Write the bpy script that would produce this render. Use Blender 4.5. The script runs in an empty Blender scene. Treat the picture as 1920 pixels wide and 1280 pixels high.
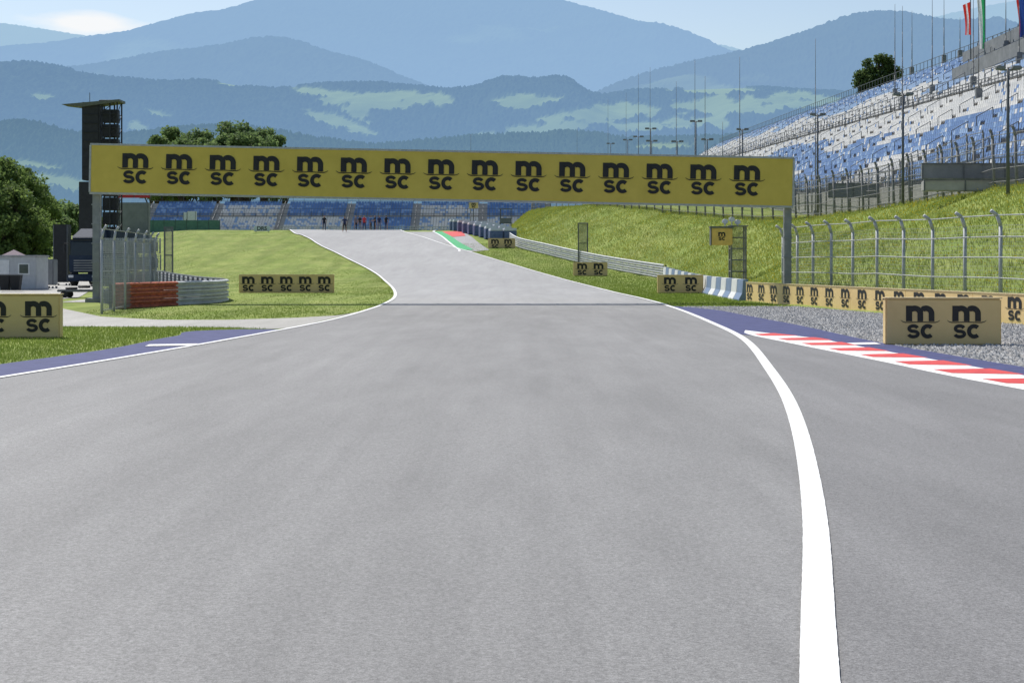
import bpy, bmesh, math, random
import numpy as np
from mathutils import Vector, Matrix
random.seed(7); rng=np.random.default_rng(7)
scene=bpy.context.scene
COL=scene.collection
F=3200.0; H=1.6; VH=490.0

# ------------------------------------------------------------ helpers
def s2l(c):
    return tuple(((v/255)/12.92 if v/255<=0.04045 else ((v/255+0.055)/1.055)**2.4) for v in c)
def herm(xs,ys):
    xs=np.array(xs,float); ys=np.array(ys,float); m=np.gradient(ys,xs)
    def f(x):
        x=np.asarray(x,float); xc=np.clip(x,xs[0],xs[-1])
        i=np.clip(np.searchsorted(xs,xc)-1,0,len(xs)-2)
        h=xs[i+1]-xs[i]; t=(xc-xs[i])/h
        return ((2*t**3-3*t**2+1)*ys[i]+(t**3-2*t**2+t)*h*m[i]+(-2*t**3+3*t**2)*ys[i+1]+(t**3-t**2)*h*m[i+1])
    return f
def ss(a,b,x):
    t=np.clip((x-a)/(b-a),0,1); return t*t*(3-2*t)
_tab=rng.random((256,256))
def vnoise(x,y):
    x=np.asarray(x,float); y=np.asarray(y,float)
    xi=np.floor(x).astype(int); yi=np.floor(y).astype(int); fx=x-xi; fy=y-yi
    fx=fx*fx*(3-2*fx); fy=fy*fy*(3-2*fy)
    a=_tab[xi%256,yi%256]; b=_tab[(xi+1)%256,yi%256]; c=_tab[xi%256,(yi+1)%256]; d=_tab[(xi+1)%256,(yi+1)%256]
    return (a*(1-fx)+b*fx)*(1-fy)+(c*(1-fx)+d*fx)*fy
def fbm(x,y,o=5):
    r=0;a=.5
    for k in range(o):
        r=r+a*vnoise(x*2**k+17*k,y*2**k+31*k); a*=.5
    return r

# ------------------------------------------------------------ terrain height
P=herm([-40,60,72,86,100,115,128,138,150,162,173,186,200,215,260,460,1500],
       [0,0,0,.03,.2,.5,.95,1.5,2.3,3.1,3.9,4.6,5.2,5.45,5.6,5.6,4.0])
LOW=herm([-40,60,100,130,150,175,200,260,460,1500],[0,0,.05,.1,.6,2.4,4.2,5.2,5.6,4.0])
def PP(y): return np.where(np.asarray(y)<72,0.0,P(y))
RU=[(1920,75,350),(1750,88,375),(1490,113,412),(1300,140,403),(1110,175,386),(1000,205,395)]
ry=[-40,40]+[a[1] for a in RU]+[240,300,450,1500]
rx=[52,33]+[(a[0]-960)/F*a[1] for a in RU]+[3,8,12,12]
rz=[4.6,4.7]+[H+(VH-a[2])/F*a[1] for a in RU]+[7.6,8.5,11,6]
RX=herm(ry,rx); RZ=herm(ry,rz)
FX=herm([-40,43,68,86,108,120,135,160,185,210,240,1500],[24.7,12.9,9.35,9.6,9.9,8.6,5.9,.6,-.6,-1.2,1,8])
def g(x,y):
    x=np.asarray(x,float); y=np.asarray(y,float)
    p=PP(y)
    lo=np.where(y<60,0.0,LOW(y))
    k=ss(.185,.245,-x/np.maximum(y,1))
    base=p*(1-k)+lo*k
    fx=FX(y)+.35; rxx=np.maximum(RX(y),fx+2.5)
    t=np.clip((x-fx)/(rxx-fx),0,1)
    sh=.62*t+.38*ss(0,1,t)
    bank=base+(RZ(y)-base)*sh
    r=np.where(x>fx,bank,base)
    und=ss(10,30,-x)*(fbm(x*.08,y*.08,3)-.45)*.5*ss(60,90,y)
    bu=np.where(x>fx+1,(fbm(x*.35,y*.25,3)-.45)*.45*np.clip(t*4,0,1),0)
    return r+und*(1-k)+bu
def gz(x,y): return float(g(x,y))
def hit(u,v,y0=5):
    a=(u-960)/F; b=(VH-v)/F
    ys=np.arange(y0,420,.1); d=H+b*ys-g(a*ys,ys)
    i=np.where(d<=0)[0]
    y=ys[i[0]] if len(i) else ys[np.argmin(d)]
    return (a*y,y)
def HX(l): return [hit(u,v) for u,v in l]

# ------------------------------------------------------------ materials
def mat(name,c1,c2=None,scale=4,rough=.8,metal=0,bump=0,bscale=None,coords='Object',detail=5,spec=.4,trans=0,stretch=None):
    m=bpy.data.materials.new(name); m.use_nodes=True; nt=m.node_tree; N=nt.nodes; Lk=nt.links
    b=N['Principled BSDF']; b.inputs['Roughness'].default_value=rough; b.inputs['Metallic'].default_value=metal
    b.inputs['Specular IOR Level'].default_value=spec
    if c2 is None: c2=tuple(c*.82 for c in c1)
    tc=N.new('ShaderNodeTexCoord'); mp=N.new('ShaderNodeMapping')
    if coords=='World':
        ge=N.new('ShaderNodeNewGeometry'); Lk.new(ge.outputs['Position'],mp.inputs['Vector'])
    else: Lk.new(tc.outputs['Object'],mp.inputs['Vector'])
    if stretch: mp.inputs['Scale'].default_value=stretch
    no=N.new('ShaderNodeTexNoise'); no.inputs['Scale'].default_value=scale; no.inputs['Detail'].default_value=detail
    no.inputs['Roughness'].default_value=.65
    Lk.new(mp.outputs[0],no.inputs['Vector'])
    cr=N.new('ShaderNodeValToRGB'); cr.color_ramp.elements[0].position=.35; cr.color_ramp.elements[1].position=.65
    cr.color_ramp.elements[0].color=(*c2,1); cr.color_ramp.elements[1].color=(*c1,1)
    Lk.new(no.outputs['Fac'],cr.inputs[0]); Lk.new(cr.outputs[0],b.inputs['Base Color'])
    if bump:
        n2=N.new('ShaderNodeTexNoise'); n2.inputs['Scale'].default_value=bscale or scale*4; n2.inputs['Detail'].default_value=4
        Lk.new(mp.outputs[0],n2.inputs['Vector'])
        bp=N.new('ShaderNodeBump'); bp.inputs['Strength'].default_value=bump; bp.inputs['Distance'].default_value=.02
        Lk.new(n2.outputs['Fac'],bp.inputs['Height']); Lk.new(bp.outputs[0],b.inputs['Normal'])
    if trans:
        tr=N.new('ShaderNodeBsdfTranslucent'); mx=N.new('ShaderNodeMixShader'); mx.inputs[0].default_value=trans
        Lk.new(cr.outputs[0],tr.inputs['Color']); Lk.new(b.outputs[0],mx.inputs[1]); Lk.new(tr.outputs[0],mx.inputs[2])
        Lk.new(mx.outputs[0],N['Material Output'].inputs['Surface'])
    return m

def asphalt(name,base,amp=.16,big=.12):
    m=bpy.data.materials.new(name); m.use_nodes=True; nt=m.node_tree; N=nt.nodes; Lk=nt.links
    b=N['Principled BSDF']; b.inputs['Roughness'].default_value=.75; b.inputs['Specular IOR Level'].default_value=.4
    ge=N.new('ShaderNodeNewGeometry')
    def noise(sc,stretch,det,rot=0,rg=.6):
        mp=N.new('ShaderNodeMapping'); mp.inputs['Scale'].default_value=stretch; mp.inputs['Rotation'].default_value=(0,0,rot)
        Lk.new(ge.outputs['Position'],mp.inputs['Vector'])
        n=N.new('ShaderNodeTexNoise'); n.inputs['Scale'].default_value=sc; n.inputs['Detail'].default_value=det; n.inputs['Roughness'].default_value=rg
        Lk.new(mp.outputs[0],n.inputs['Vector']); return n.outputs['Fac']
    def mr(inp,a,b2,lo,hi):
        r=N.new('ShaderNodeMapRange'); r.inputs[1].default_value=a; r.inputs[2].default_value=b2; r.inputs[3].default_value=lo; r.inputs[4].default_value=hi
        Lk.new(inp,r.inputs[0]); return r.outputs[0]
    def mul(a,b2):
        r=N.new('ShaderNodeMath'); r.operation='MULTIPLY'; Lk.new(a,r.inputs[0]); Lk.new(b2,r.inputs[1]); return r.outputs[0]
    f1=mr(noise(60,(1,1,1),5,0,.95),.40,.60,1-amp*1.6,1+amp*1.6)
    f2=mr(noise(.45,(1.2,.2,1),5,-.12),.35,.65,1-big,1+big*.7)
    f3=mr(noise(1.7,(1,.22,1),4,.12),.35,.65,1-big*.4,1+big*.4)
    f4=mr(noise(3.2,(1,.035,1),4,-.10),.38,.66,1.03,1-big*.4)
    f7=mr(noise(2.4,(1,.05,1),3,.22),.42,.70,1.02,1-big*.35)
    f5=mr(noise(22,(1,.7,1),4),.38,.62,.95,1.05)
    f6=mr(noise(.09,(1,.5,1),3,.3),.35,.65,.95,1.04)
    t=mul(mul(mul(mul(f1,f2),mul(f3,f4)),mul(f6,f7)),f5)
    cm=N.new('ShaderNodeVectorMath'); cm.operation='SCALE'; cm.inputs[0].default_value=base; Lk.new(t,cm.inputs['Scale'])
    Lk.new(cm.outputs[0],b.inputs['Base Color'])
    n2=noise(110,(1,1,1),2); bp=N.new('ShaderNodeBump'); bp.inputs['Strength'].default_value=.7; bp.inputs['Distance'].default_value=.006
    Lk.new(n2,bp.inputs['Height']); Lk.new(bp.outputs[0],b.inputs['Normal'])
    return m

def grassmat(name,dark,light,dry,sc=.5):
    m=bpy.data.materials.new(name); m.use_nodes=True; nt=m.node_tree; N=nt.nodes; Lk=nt.links
    b=N['Principled BSDF']; b.inputs['Roughness'].default_value=.9; b.inputs['Specular IOR Level'].default_value=.15
    ge=N.new('ShaderNodeNewGeometry')
    def nz(s,d,st=(1,1,1),r=.65,rot=0):
        mp=N.new('ShaderNodeMapping'); mp.inputs['Scale'].default_value=st; mp.inputs['Rotation'].default_value=(0,0,rot); Lk.new(ge.outputs['Position'],mp.inputs['Vector'])
        n=N.new('ShaderNodeTexNoise'); n.inputs['Scale'].default_value=s; n.inputs['Detail'].default_value=d; n.inputs['Roughness'].default_value=r
        Lk.new(mp.outputs[0],n.inputs['Vector']); return n.outputs['Fac']
    r1=N.new('ShaderNodeValToRGB'); r1.color_ramp.elements[0].position=.33; r1.color_ramp.elements[1].position=.66
    r1.color_ramp.elements[0].color=(*dark,1); r1.color_ramp.elements[1].color=(*light,1)
    Lk.new(nz(7,7,(1,.3,1),.8),r1.inputs[0])
    r2=N.new('ShaderNodeValToRGB'); r2.color_ramp.elements[0].position=.40; r2.color_ramp.elements[1].position=.66
    Lk.new(nz(sc,7,(1,.4,1),.7),r2.inputs[0])
    mx=N.new('ShaderNodeMixRGB'); Lk.new(r2.outputs[0],mx.inputs[0]); Lk.new(r1.outputs[0],mx.inputs[1]); mx.inputs[2].default_value=(*dry,1)
    r3=N.new('ShaderNodeMapRange'); r3.inputs[1].default_value=.42; r3.inputs[2].default_value=.58; r3.inputs[3].default_value=.88; r3.inputs[4].default_value=1.07
    Lk.new(nz(.9,3,(1,.03,1),.5,.25),r3.inputs[0])
    cm=N.new('ShaderNodeVectorMath'); cm.operation='SCALE'; Lk.new(mx.outputs[0],cm.inputs[0]); Lk.new(r3.outputs[0],cm.inputs['Scale'])
    Lk.new(cm.outputs[0],b.inputs['Base Color'])
    bp=N.new('ShaderNodeBump'); bp.inputs['Strength'].default_value=.5; bp.inputs['Distance'].default_value=.04
    Lk.new(nz(14,5),bp.inputs['Height']); Lk.new(bp.outputs[0],b.inputs['Normal'])
    return m

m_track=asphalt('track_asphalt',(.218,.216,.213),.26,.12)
m_track2=asphalt('far_asphalt_sheen',(.300,.299,.297),.12,.08)  # same tarmac further off, grazing-light sheen painted in as a lighter base
m_runoff=asphalt('runoff_asphalt',(.190,.188,.188),.26,.11)
m_serv=asphalt('service_asphalt',(.37,.36,.33),.2)
m_grass=grassmat('grass_ground',(.13,.185,.032),(.215,.28,.055),(.27,.305,.085))
m_white=mat('white_paint',(.84,.84,.82),(.72,.72,.71),scale=9,rough=.6,coords='World',detail=8)
m_blue=mat('blue_paint',s2l((74,79,122)),s2l((58,63,102)),scale=3,rough=.75,coords='World',bump=.3,bscale=70,detail=8,spec=.25)
m_red=mat('red_paint',s2l((212,58,50)),s2l((186,42,38)),scale=5,rough=.6,coords='World')
m_green=mat('green_paint',s2l((50,170,105)),s2l((40,150,90)),scale=3,rough=.7,coords='World')
m_tan=mat('tan_board',s2l((226,198,142)),s2l((215,187,130)),scale=1.2,rough=.6)
m_tanw=mat('tan_wall_print',s2l((250,218,156)),s2l((242,208,146)),scale=.8,rough=.6,trans=.06)
m_tanedge=mat('tan_edge',s2l((225,205,160)),rough=.6)
m_yel=mat('yellow_banner_cloth',s2l((218,193,90)),s2l((208,183,82)),scale=1.3,rough=.6)
m_ink=mat('black_print',(.018,.018,.02),(.012,.012,.014),rough=.5,trans=0)
m_steel=mat('galvanised_steel',(.48,.49,.5),(.36,.38,.39),scale=6,rough=.55,metal=.15)
m_post=mat('gantry_steel',(.30,.31,.32),(.22,.23,.24),scale=3,rough=.6,metal=.15)
m_rail=mat('rail_steel',(.62,.63,.64),(.45,.46,.47),scale=2,rough=.5,metal=.1)
m_wire=mat('fence_wire',(.36,.38,.4),(.28,.3,.31),rough=.5,metal=.2)
m_dsteel=mat('dark_steel',(.14,.15,.16),(.10,.11,.12),scale=5,rough=.6,metal=.1)
m_msteel=mat('weathered_steel',(.25,.25,.25),(.18,.18,.18),scale=5,rough=.7,metal=.1)
m_conc=mat('concrete',(.46,.45,.43),(.36,.35,.34),scale=1.5,rough=.9,bump=.3)
m_black=mat('black_cladding',(.026,.028,.032),(.016,.017,.02),rough=.6)
m_dark=mat('dark_rubber',(.03,.03,.032),rough=.85)
m_glass=mat('dark_glass',(.05,.07,.09),(.03,.045,.06),rough=.08,spec=.9)
m_wplas=mat('white_plastic',(.72,.73,.74),(.6,.61,.63),rough=.5)
m_bark=mat('bark',(.10,.075,.05),(.05,.04,.03),scale=8,rough=.95,bump=.6)
m_redrail=mat('red_rail_paint',s2l((205,112,84)),s2l((150,76,60)),scale=4,rough=.7,detail=8)

# ------------------------------------------------------------ mesh builder
class MB:
    def __init__(s): s.v=[];s.f=[];s.m=[]
    def add(s,vs,fs,m=0):
        o=len(s.v); s.v+= [tuple(map(float,p)) for p in vs]; s.f+=[tuple(i+o for i in f) for f in fs]; s.m+=[m]*len(fs)
    def box(s,c,d,m=0,rz=0,bev=0):
        x,y,z=[q/2 for q in d]
        if bev>0:
            bm=bmesh.new(); bmesh.ops.create_cube(bm,size=1)
            bmesh.ops.scale(bm,vec=d,verts=bm.verts); bmesh.ops.bevel(bm,geom=bm.edges[:],offset=bev,segments=2,affect='EDGES')
            vs=[v.co.copy() for v in bm.verts]; bm.verts.index_update(); fs=[[v.index for v in f.verts] for f in bm.faces]; bm.free()
        else:
            vs=[Vector(p) for p in [(-x,-y,-z),(x,-y,-z),(x,y,-z),(-x,y,-z),(-x,-y,z),(x,-y,z),(x,y,z),(-x,y,z)]]
            fs=[(0,3,2,1),(4,5,6,7),(0,1,5,4),(1,2,6,5),(2,3,7,6),(3,0,4,7)]
        ca,sa=math.cos(rz),math.sin(rz)
        s.add([(c[0]+v[0]*ca-v[1]*sa,c[1]+v[0]*sa+v[1]*ca,c[2]+v[2]) for v in vs],fs,m)
    def tube(s,p0,p1,r0,r1=None,n=6,m=0,cap=True):
        r1=r0 if r1 is None else r1
        p0=Vector(p0);p1=Vector(p1);d=(p1-p0)
        if d.length<1e-6: return
        d.normalize(); a=d.orthogonal().normalized(); b=d.cross(a)
        vs=[]
        for p,r in((p0,r0),(p1,r1)):
            for k in range(n):
                t=2*math.pi*k/n; vs.append(p+a*(r*math.cos(t))+b*(r*math.sin(t)))
        fs=[(k,(k+1)%n,n+(k+1)%n,n+k) for k in range(n)]
        if cap: fs+=[tuple(range(n))[::-1],tuple(range(n,2*n))]
        s.add(vs,fs,m)
    def path(s,pts,r,n=6,m=0):
        for a,b in zip(pts[:-1],pts[1:]): s.tube(a,b,r,r,n,m)
    def mesh(s,name,mats,smooth=False):
        me=bpy.data.meshes.new(name); me.from_pydata(s.v,[],s.f)
        for k in mats: me.materials.append(k)
        if len(mats)>1: me.polygons.foreach_set('material_index',s.m)
        if smooth: me.polygons.foreach_set('use_smooth',[True]*len(s.f))
        me.update(); return me
    def obj(s,name,mats,parent=None,loc=(0,0,0),rot=0,smooth=False):
        if not isinstance(mats,(list,tuple)): mats=[mats]
        return link(name,s.mesh(name,mats,smooth),parent,loc,rot)
def link(name,me,parent=None,loc=(0,0,0),rot=0):
    o=bpy.data.objects.new(name,me); COL.objects.link(o); o.location=loc
    o.rotation_euler=(0,0,rot) if not isinstance(rot,tuple) else rot
    if parent: o.parent=parent
    return o
def thing(name,label,cat,loc=(0,0,0),rot=0,group=None):
    o=link(name,None,None,loc,rot); o.empty_display_size=.3
    o['label']=label;o['category']=cat
    if group:o['group']=group
    return o
def tag(o,label,cat,group=None):
    o['label']=label;o['category']=cat
    if group:o['group']=group
def struct(o,label,cat='ground',kind='structure'):
    o['kind']=kind;o['label']=label;o['category']=cat
def npmesh(name,V,Fq,mats,mi=None,smooth=False):
    me=bpy.data.meshes.new(name); me.from_pydata(np.asarray(V).tolist(),[],np.asarray(Fq).tolist())
    for k in mats: me.materials.append(k)
    if mi is not None: me.polygons.foreach_set('material_index',np.asarray(mi,dtype=np.int32))
    if smooth: me.polygons.foreach_set('use_smooth',np.ones(len(me.polygons),dtype=bool))
    me.update(); return me
def gridfaces(nr,nc):
    i=np.arange(nr-1)[:,None]*nc+np.arange(nc-1)[None,:]
    return np.stack([i,i+1,i+nc+1,i+nc],-1).reshape(-1,4)

# ------------------------------------------------------------ ground
xs=np.concatenate([np.linspace(-700,-80,25)[:-1],np.arange(-80,80,1.0),np.linspace(80,700,25)])
ys=np.concatenate([np.linspace(-60,0,10)[:-1],np.arange(0,300,1.0),np.linspace(300,1500,60)])
X,Y=np.meshgrid(xs,ys); Z=g(X,Y)
gr=link('ground',npmesh('ground',np.stack([X,Y,Z],-1).reshape(-1,3),gridfaces(len(ys),len(xs)),[m_grass],smooth=True))
struct(gr,'rolling green grass ground around the race track')
m_valley=mat('valley_field',(.13,.17,.06),(.07,.10,.04),scale=.01,rough=1,coords='World')
vp=MB(); vp.add([(-14000,-3000,-4),(14000,-3000,-4),(14000,16000,-4),(-14000,16000,-4)],[(0,1,2,3)])
struct(vp.obj('valley_floor',m_valley),'wide flat valley floor below the mountains')

def sheet_y(name,fl,fr,y0,y1,off,mt,label,n=5,step=1.0,cat='road'):
    yy=np.arange(y0,y1+.001,step); V=[]
    for k in range(n+1):
        t=k/n; x=fl(yy)*(1-t)+fr(yy)*t
        V.append(np.stack([x,yy,g(x,yy)+off(yy) if callable(off) else g(x,yy)+off],-1))
    V=np.stack(V,1).reshape(-1,3)
    o=link(name,npmesh(name,V,gridfaces(len(yy),n+1),[mt],smooth=True)); struct(o,label,cat); return o
def resamp(A,n):
    A=np.array(A,float); d=np.concatenate([[0],np.cumsum(np.hypot(*np.diff(A,axis=0).T))]); t=np.linspace(0,d[-1],n)
    return np.stack([np.interp(t,d,A[:,0]),np.interp(t,d,A[:,1])],-1)
def strip(name,A,B,n,m,off,mt,label,cat='road'):
    A=resamp(A,n);B=resamp(B,n);V=[]
    for k in range(m+1):
        t=k/m; p=A*(1-t)+B*t; V.append(np.concatenate([p,(g(p[:,0],p[:,1])+off)[:,None]],1))
    V=np.stack(V,1).reshape(-1,3)
    o=link(name,npmesh(name,V,gridfaces(n,m+1),[mt],smooth=True)); struct(o,label,cat); return o

Lp=[(-11,-10),(-9.4,8)]+HX([(0,709),(270,665),(480,628),(600,605),(690,581),(733,564),(741,550),(727,532),(690,505),(640,480),(592,456),(548,435)])
Lp=[p for p in Lp]+[(-29,222),(-30,260)]
Rp=[(-1.2,-12),(.25,1)]+HX([(1537,1280),(1528,980),(1513,870),(1482,760),(1440,690),(1392,635),(1330,604),(1250,573),(1100,536),(980,503),(880,473),(800,448),(757,435)])
Rp+=[(-14,222),(-12,260)]
def mono(l):
    o=[l[0]]
    for p in l[1:]:
        if p[1]>o[-1][1]+.5:o.append(p)
    return o
Lp=mono(Lp);Rp=mono(Rp)
fL=herm([p[1] for p in Lp],[p[0] for p in Lp]); fR=herm([p[1] for p in Rp],[p[0] for p in Rp])
o1=lambda b:(lambda yy: b+np.clip((yy-62)*.0006,0,.06))
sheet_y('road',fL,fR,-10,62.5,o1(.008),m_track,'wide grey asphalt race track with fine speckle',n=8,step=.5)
sheet_y('road',fL,fR,62.5,250.5,o1(.008),m_track2,'grey asphalt track climbing to the crest, grazing sheen painted in',n=8)
KL=mono([(8.6,-10),(7.6,8)]+sorted(HX([(1920,732),(1780,706),(1650,678),(1520,652),(1408,629)]),key=lambda p:p[1]))
fKL=herm([p[1] for p in KL],[p[0] for p in KL])
sheet_y('runoff',fR,lambda y:np.maximum(fKL(y),fR(y)),-10,38.5,.006,m_runoff,'darker asphalt runoff beside the white line',n=5,step=.5)
def line(f,w,y0,y1,off,name='track_marking',label='white painted line along the track edge',step=.5,mt=None,jag=0.0):
    def e(y,s): return f(y)+s*w/2+(vnoise(y*15+s*40,y*0+5)-.5)*jag
    return sheet_y(name,lambda y:e(y,-1),lambda y:e(y,1),y0,y1,off,mt or m_white,label,n=2,step=step,cat='road marking')
line(fR,.155,-10,62,.018,label='bold white line curving between track and runoff',step=.05,jag=.003)
line(fR,.15,62,235,o1(.03),label='white painted edge line up the hill')
line(fL,.13,-10,62,.018,label='white line along the grass side of the track')
line(fL,.14,62,235,o1(.03),label='white painted edge line up the hill')
KO=mono([(9.6,-10),(8.5,8)]+sorted(HX([(1920,711),(1780,686),(1650,662),(1540,640),(1470,626)]),key=lambda p:p[1]))
fKO=herm([p[1] for p in KO],[p[0] for p in KO])
BO=mono([(10.6,-10),(9.6,8)]+sorted(HX([(1920,690),(1790,668),(1650,643),(1500,611),(1400,592),(1330,580),(1262,574)]),key=lambda p:p[1]))
fBO=herm([p[1] for p in BO],[p[0] for p in BO])
inner=lambda y: np.where(y<38,fKO(y)*(1-ss(34,38,y))+fR(y)*ss(34,38,y),fR(y))
sheet_y('apron',lambda y:np.minimum(inner(y),fBO(y)),fBO,-10,61.5,.012,m_blue,'blue painted apron strip outside the kerb',n=3,step=.5)
def kerb():
    yy=np.arange(-6,38.01,.25)
    V=[];prof=[(0,.009),(.12,.03),(.88,.07),(1,.02)]
    for y in yy:
        a=float(fKL(y));b=float(fKO(y)) 
        if y>34:
            t=(y-34)/4; b=b*(1-t)+(a+.03)*t
        for t,z in prof: V.append((a+(b-a)*t,y,z))
    me=npmesh('white_base',np.array(V),gridfaces(len(yy),4),[m_white])
    root=thing('kerb','raised kerb painted in red and white blocks','kerb',(0,0,0))
    link('white_base',me,root)
    y=-4.0
    while y<37.0:
        L=1.28; mb=MB(); n=6; vs=[]
        for i in range(n+1):
            yb=y+L*i/n
            for t in (.12,.3,.5,.7,.94):
                z=.0345+(t-.14)*.0527
                lo=t-.12
                yc=yb-lo*1.15-(i/n)*(.94-t)*.55
                a=float(fKL(yc));b=float(fKO(yc))
                if yc>34: tt=min(1,(yc-34)/4); b=b*(1-tt)+(a+.03)*tt
                vs.append((a+(b-a)*t,yc,z))
        fs=[tuple(q) for q in gridfaces(n+1,5)]
        mb.add(vs,fs); mb.obj('red_block',m_red,root); y+=2.0
kerb()
def patch(pts,off,mt,name,label,cat='road marking'):
    mb=MB(); mb.add([(x,y,gz(x,y)+off) for x,y in pts],[tuple(range(len(pts)))]); o=mb.obj(name,mt); struct(o,label,cat); return o
patch(HX([(1560,645.5),(1640,643.5),(1652,647),(1572,649)]),.02,m_white,'track_marking','short white bar across the blue apron')
patch(HX([(280,648),(372,646.5),(366,650),(272,651.5)]),.024,m_white,'track_marking','short white bar across the blue apron')
GO=lambda y: FX(y)-.12
sheet_y('gravel_trap',lambda y:fBO(y)-.02,lambda y:np.maximum(GO(y),fBO(y)),-10,60,.004,mat('gravel_bed',(.42,.41,.39),(.18,.175,.17),scale=28,rough=1,coords='World',bump=1,bscale=40,detail=6),'pale grey gravel trap beside the track',n=12,step=1,cat='gravel')
fAL=mono([(-12.4,-10),(-9.9,12)]+sorted(HX([(0,684),(200,656),(330,631),(420,619),(505,617)]),key=lambda p:p[1]))
fA=herm([p[1] for p in fAL],[p[0] for p in fAL])
sheet_y('apron',lambda y:np.minimum(fA(y),fL(y)),fL,-10,40.3,.012,m_blue,'blue painted apron beside the grass',n=3,step=.5)
strip('service_road',HX([(-600,618),(-100,616),(110,612),(250,613),(420,614),(505,617)])+[(-5.3,41)],HX([(-600,578),(-100,576),(60,576),(110,577),(190,594),(300,600),(430,600),(560,596),(640,591),(690,581)]),60,8,.006,m_serv,'pale concrete service road joining the track')
strip('service_yard',[(-18.5,61),(-19,75),(-24,98),(-30,125),(-34,140)],[(-24,62),(-30,75),(-36,98),(-42,125),(-46,140)],30,10,.02,m_serv,'dusty asphalt yard with parked equipment')
strip('service_yard',[(-12.9,66.5),(-14.4,80),(-18,96),(-23,112)],[(-17.5,66),(-18,80),(-22,96),(-26,112)],30,6,.02,m_serv,'grey asphalt patch behind the guard rail')
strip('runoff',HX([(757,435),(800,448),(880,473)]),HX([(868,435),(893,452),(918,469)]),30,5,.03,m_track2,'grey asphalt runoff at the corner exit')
strip('painted_runoff',HX([(812,435),(838,452),(862,470)]),HX([(829,435),(857,452),(888,469)]),30,4,.05,m_green,'bright green painted runoff strip','road marking')
strip('painted_runoff',HX([(829,435),(848,445)]),HX([(866,434),(873,443)]),12,3,.05,m_red,'red painted runoff patch at the corner','road marking')
line(lambda y:np.interp(y,*zip(*sorted([(p[1],p[0]) for p in HX([(812,435),(838,452),(862,470)])]))),.2,152,199,.07,label='white line beside the green runoff')
m_blade=mat('grass_blade',(.21,.28,.055),(.145,.21,.035),scale=.8,rough=.8,coords='World',trans=.45)
m_bladed=mat('wild_grass_blade',(.32,.36,.09),(.18,.235,.045),scale=.3,rough=.8,coords='World',trans=.5)
m_flower=mat('yellow_flower',(.75,.6,.03),(.6,.45,.02),rough=.8,coords='World',trans=.3)
def blades(px,py,h,w,name,mats,label,flower=0):
    n=len(px); z=g(px,py)
    a=rng.random(n)*math.pi; hh=h*(.5+rng.random(n)); lean=(rng.random((n,2))-.5)*hh[:,None]*1.1
    dx=np.cos(a)*w/2; dy=np.sin(a)*w/2*.4
    V=np.stack([np.stack([px-dx,py-dy,z-.01],-1),np.stack([px+dx,py+dy,z-.01],-1),np.stack([px+lean[:,0],py+lean[:,1],z+hh],-1)],1).reshape(-1,3)
    Fc=np.arange(n*3).reshape(-1,3); mi=np.zeros(n,int)
    if flower:
        k=rng.random(n)<flower; m=k.sum(); c=V.reshape(-1,3,3)[k,2]; r=.03
        q=np.stack([c+[-r,0,0],c+[0,0,-r],c+[r,0,0],c+[0,.02,r]],1).reshape(-1,3)
        V2=np.concatenate([V,q]); F2=[tuple(t) for t in Fc.tolist()]+[tuple(t) for t in (np.arange(m*4).reshape(-1,4)+len(V)).tolist()]
        me=bpy.data.meshes.new(name); me.from_pydata(V2.tolist(),[],F2)
        for mm in mats: me.materials.append(mm)
        me.polygons.foreach_set('material_index',np.concatenate([mi,np.ones(m,int)]).astype(np.int32))
    else: me=npmesh(name,V,Fc,mats)
    o=link(name,me); struct(o,label,'grass','stuff'); return o
n=150000; y=45+rng.random(n)**1.2*185; t=rng.random(n)**.95; fx=FX(y)+.35; x=fx+t*(np.maximum(RX(y),fx+2.5)+2-fx)
cl=fbm(x*.5,y*.4,4); k=cl+rng.random(n)*.5>.5
blades(x[k],y[k],.17,.04,'wild_grass',[m_bladed,m_flower],'tall wild grass with yellow flowers on the bank',.06)
n=70000; y=24+rng.random(n)*17.5; x=-17+rng.random(n)*12; k=(x<fA(y)-.03)&(x>-.3*y-1)
xx=x[k];yy=y[k]
sr=resamp(HX([(-600,618),(-100,616),(110,612),(250,613),(420,614),(505,617)]),50); lim=np.interp(xx,sr[:,0],sr[:,1]); k=yy<lim-.05
blades(xx[k],yy[k],.045,.02,'lawn_grass',[m_blade],'short mown grass beside the service road')
n=90000; y=46+rng.random(n)**1.1*155; x=fL(y)-.1-rng.random(n)**1.3*.16*y; up=resamp(HX([(110,577),(190,594),(300,600),(430,600),(560,596),(640,591),(690,581)]),60)
k=(y>np.interp(x,up[:,0],up[:,1])+.1)&(rng.random(n)<.35+.65*(fbm(x*.4,y*.12,3)>.45))
blades(x[k],y[k],.035,.03,'lawn_grass',[m_blade],'short mown grass on the infield slope')
n=40000; y=60+rng.random(n)*105; x=fR(y)+.1+rng.random(n)*(FX(y)-fR(y)-.1)
k=x>fR(y)+.1
blades(x[k],y[k],.06,.04,'lawn_grass',[m_blade],'short grass between track and barrier')
n=22000; y=24+rng.random(n)*36; x=fBO(y)+rng.random(n)*(GO(y)-fBO(y)); k=(GO(y)>fBO(y)+.05)&(x/y<.32)
x=x[k];y=y[k]; n=len(x); r=.018+rng.random(n)*.03
base=np.array([(1,0,0),(0,1,0),(-1,0,0),(0,-1,0),(0,0,.8),(0,0,-.8)]); fo=np.array([(0,1,4),(1,2,4),(2,3,4),(3,0,4),(1,0,5),(2,1,5),(3,2,5),(0,3,5)])
jit=1+(rng.random((n,6,3))-.5)*.6
V=(base[None]*r[:,None,None]*jit)+np.stack([x,y,np.full(n,.008)],-1)[:,None,:]
Fc=(fo[None]+np.arange(n)[:,None,None]*6).reshape(-1,3)
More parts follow.
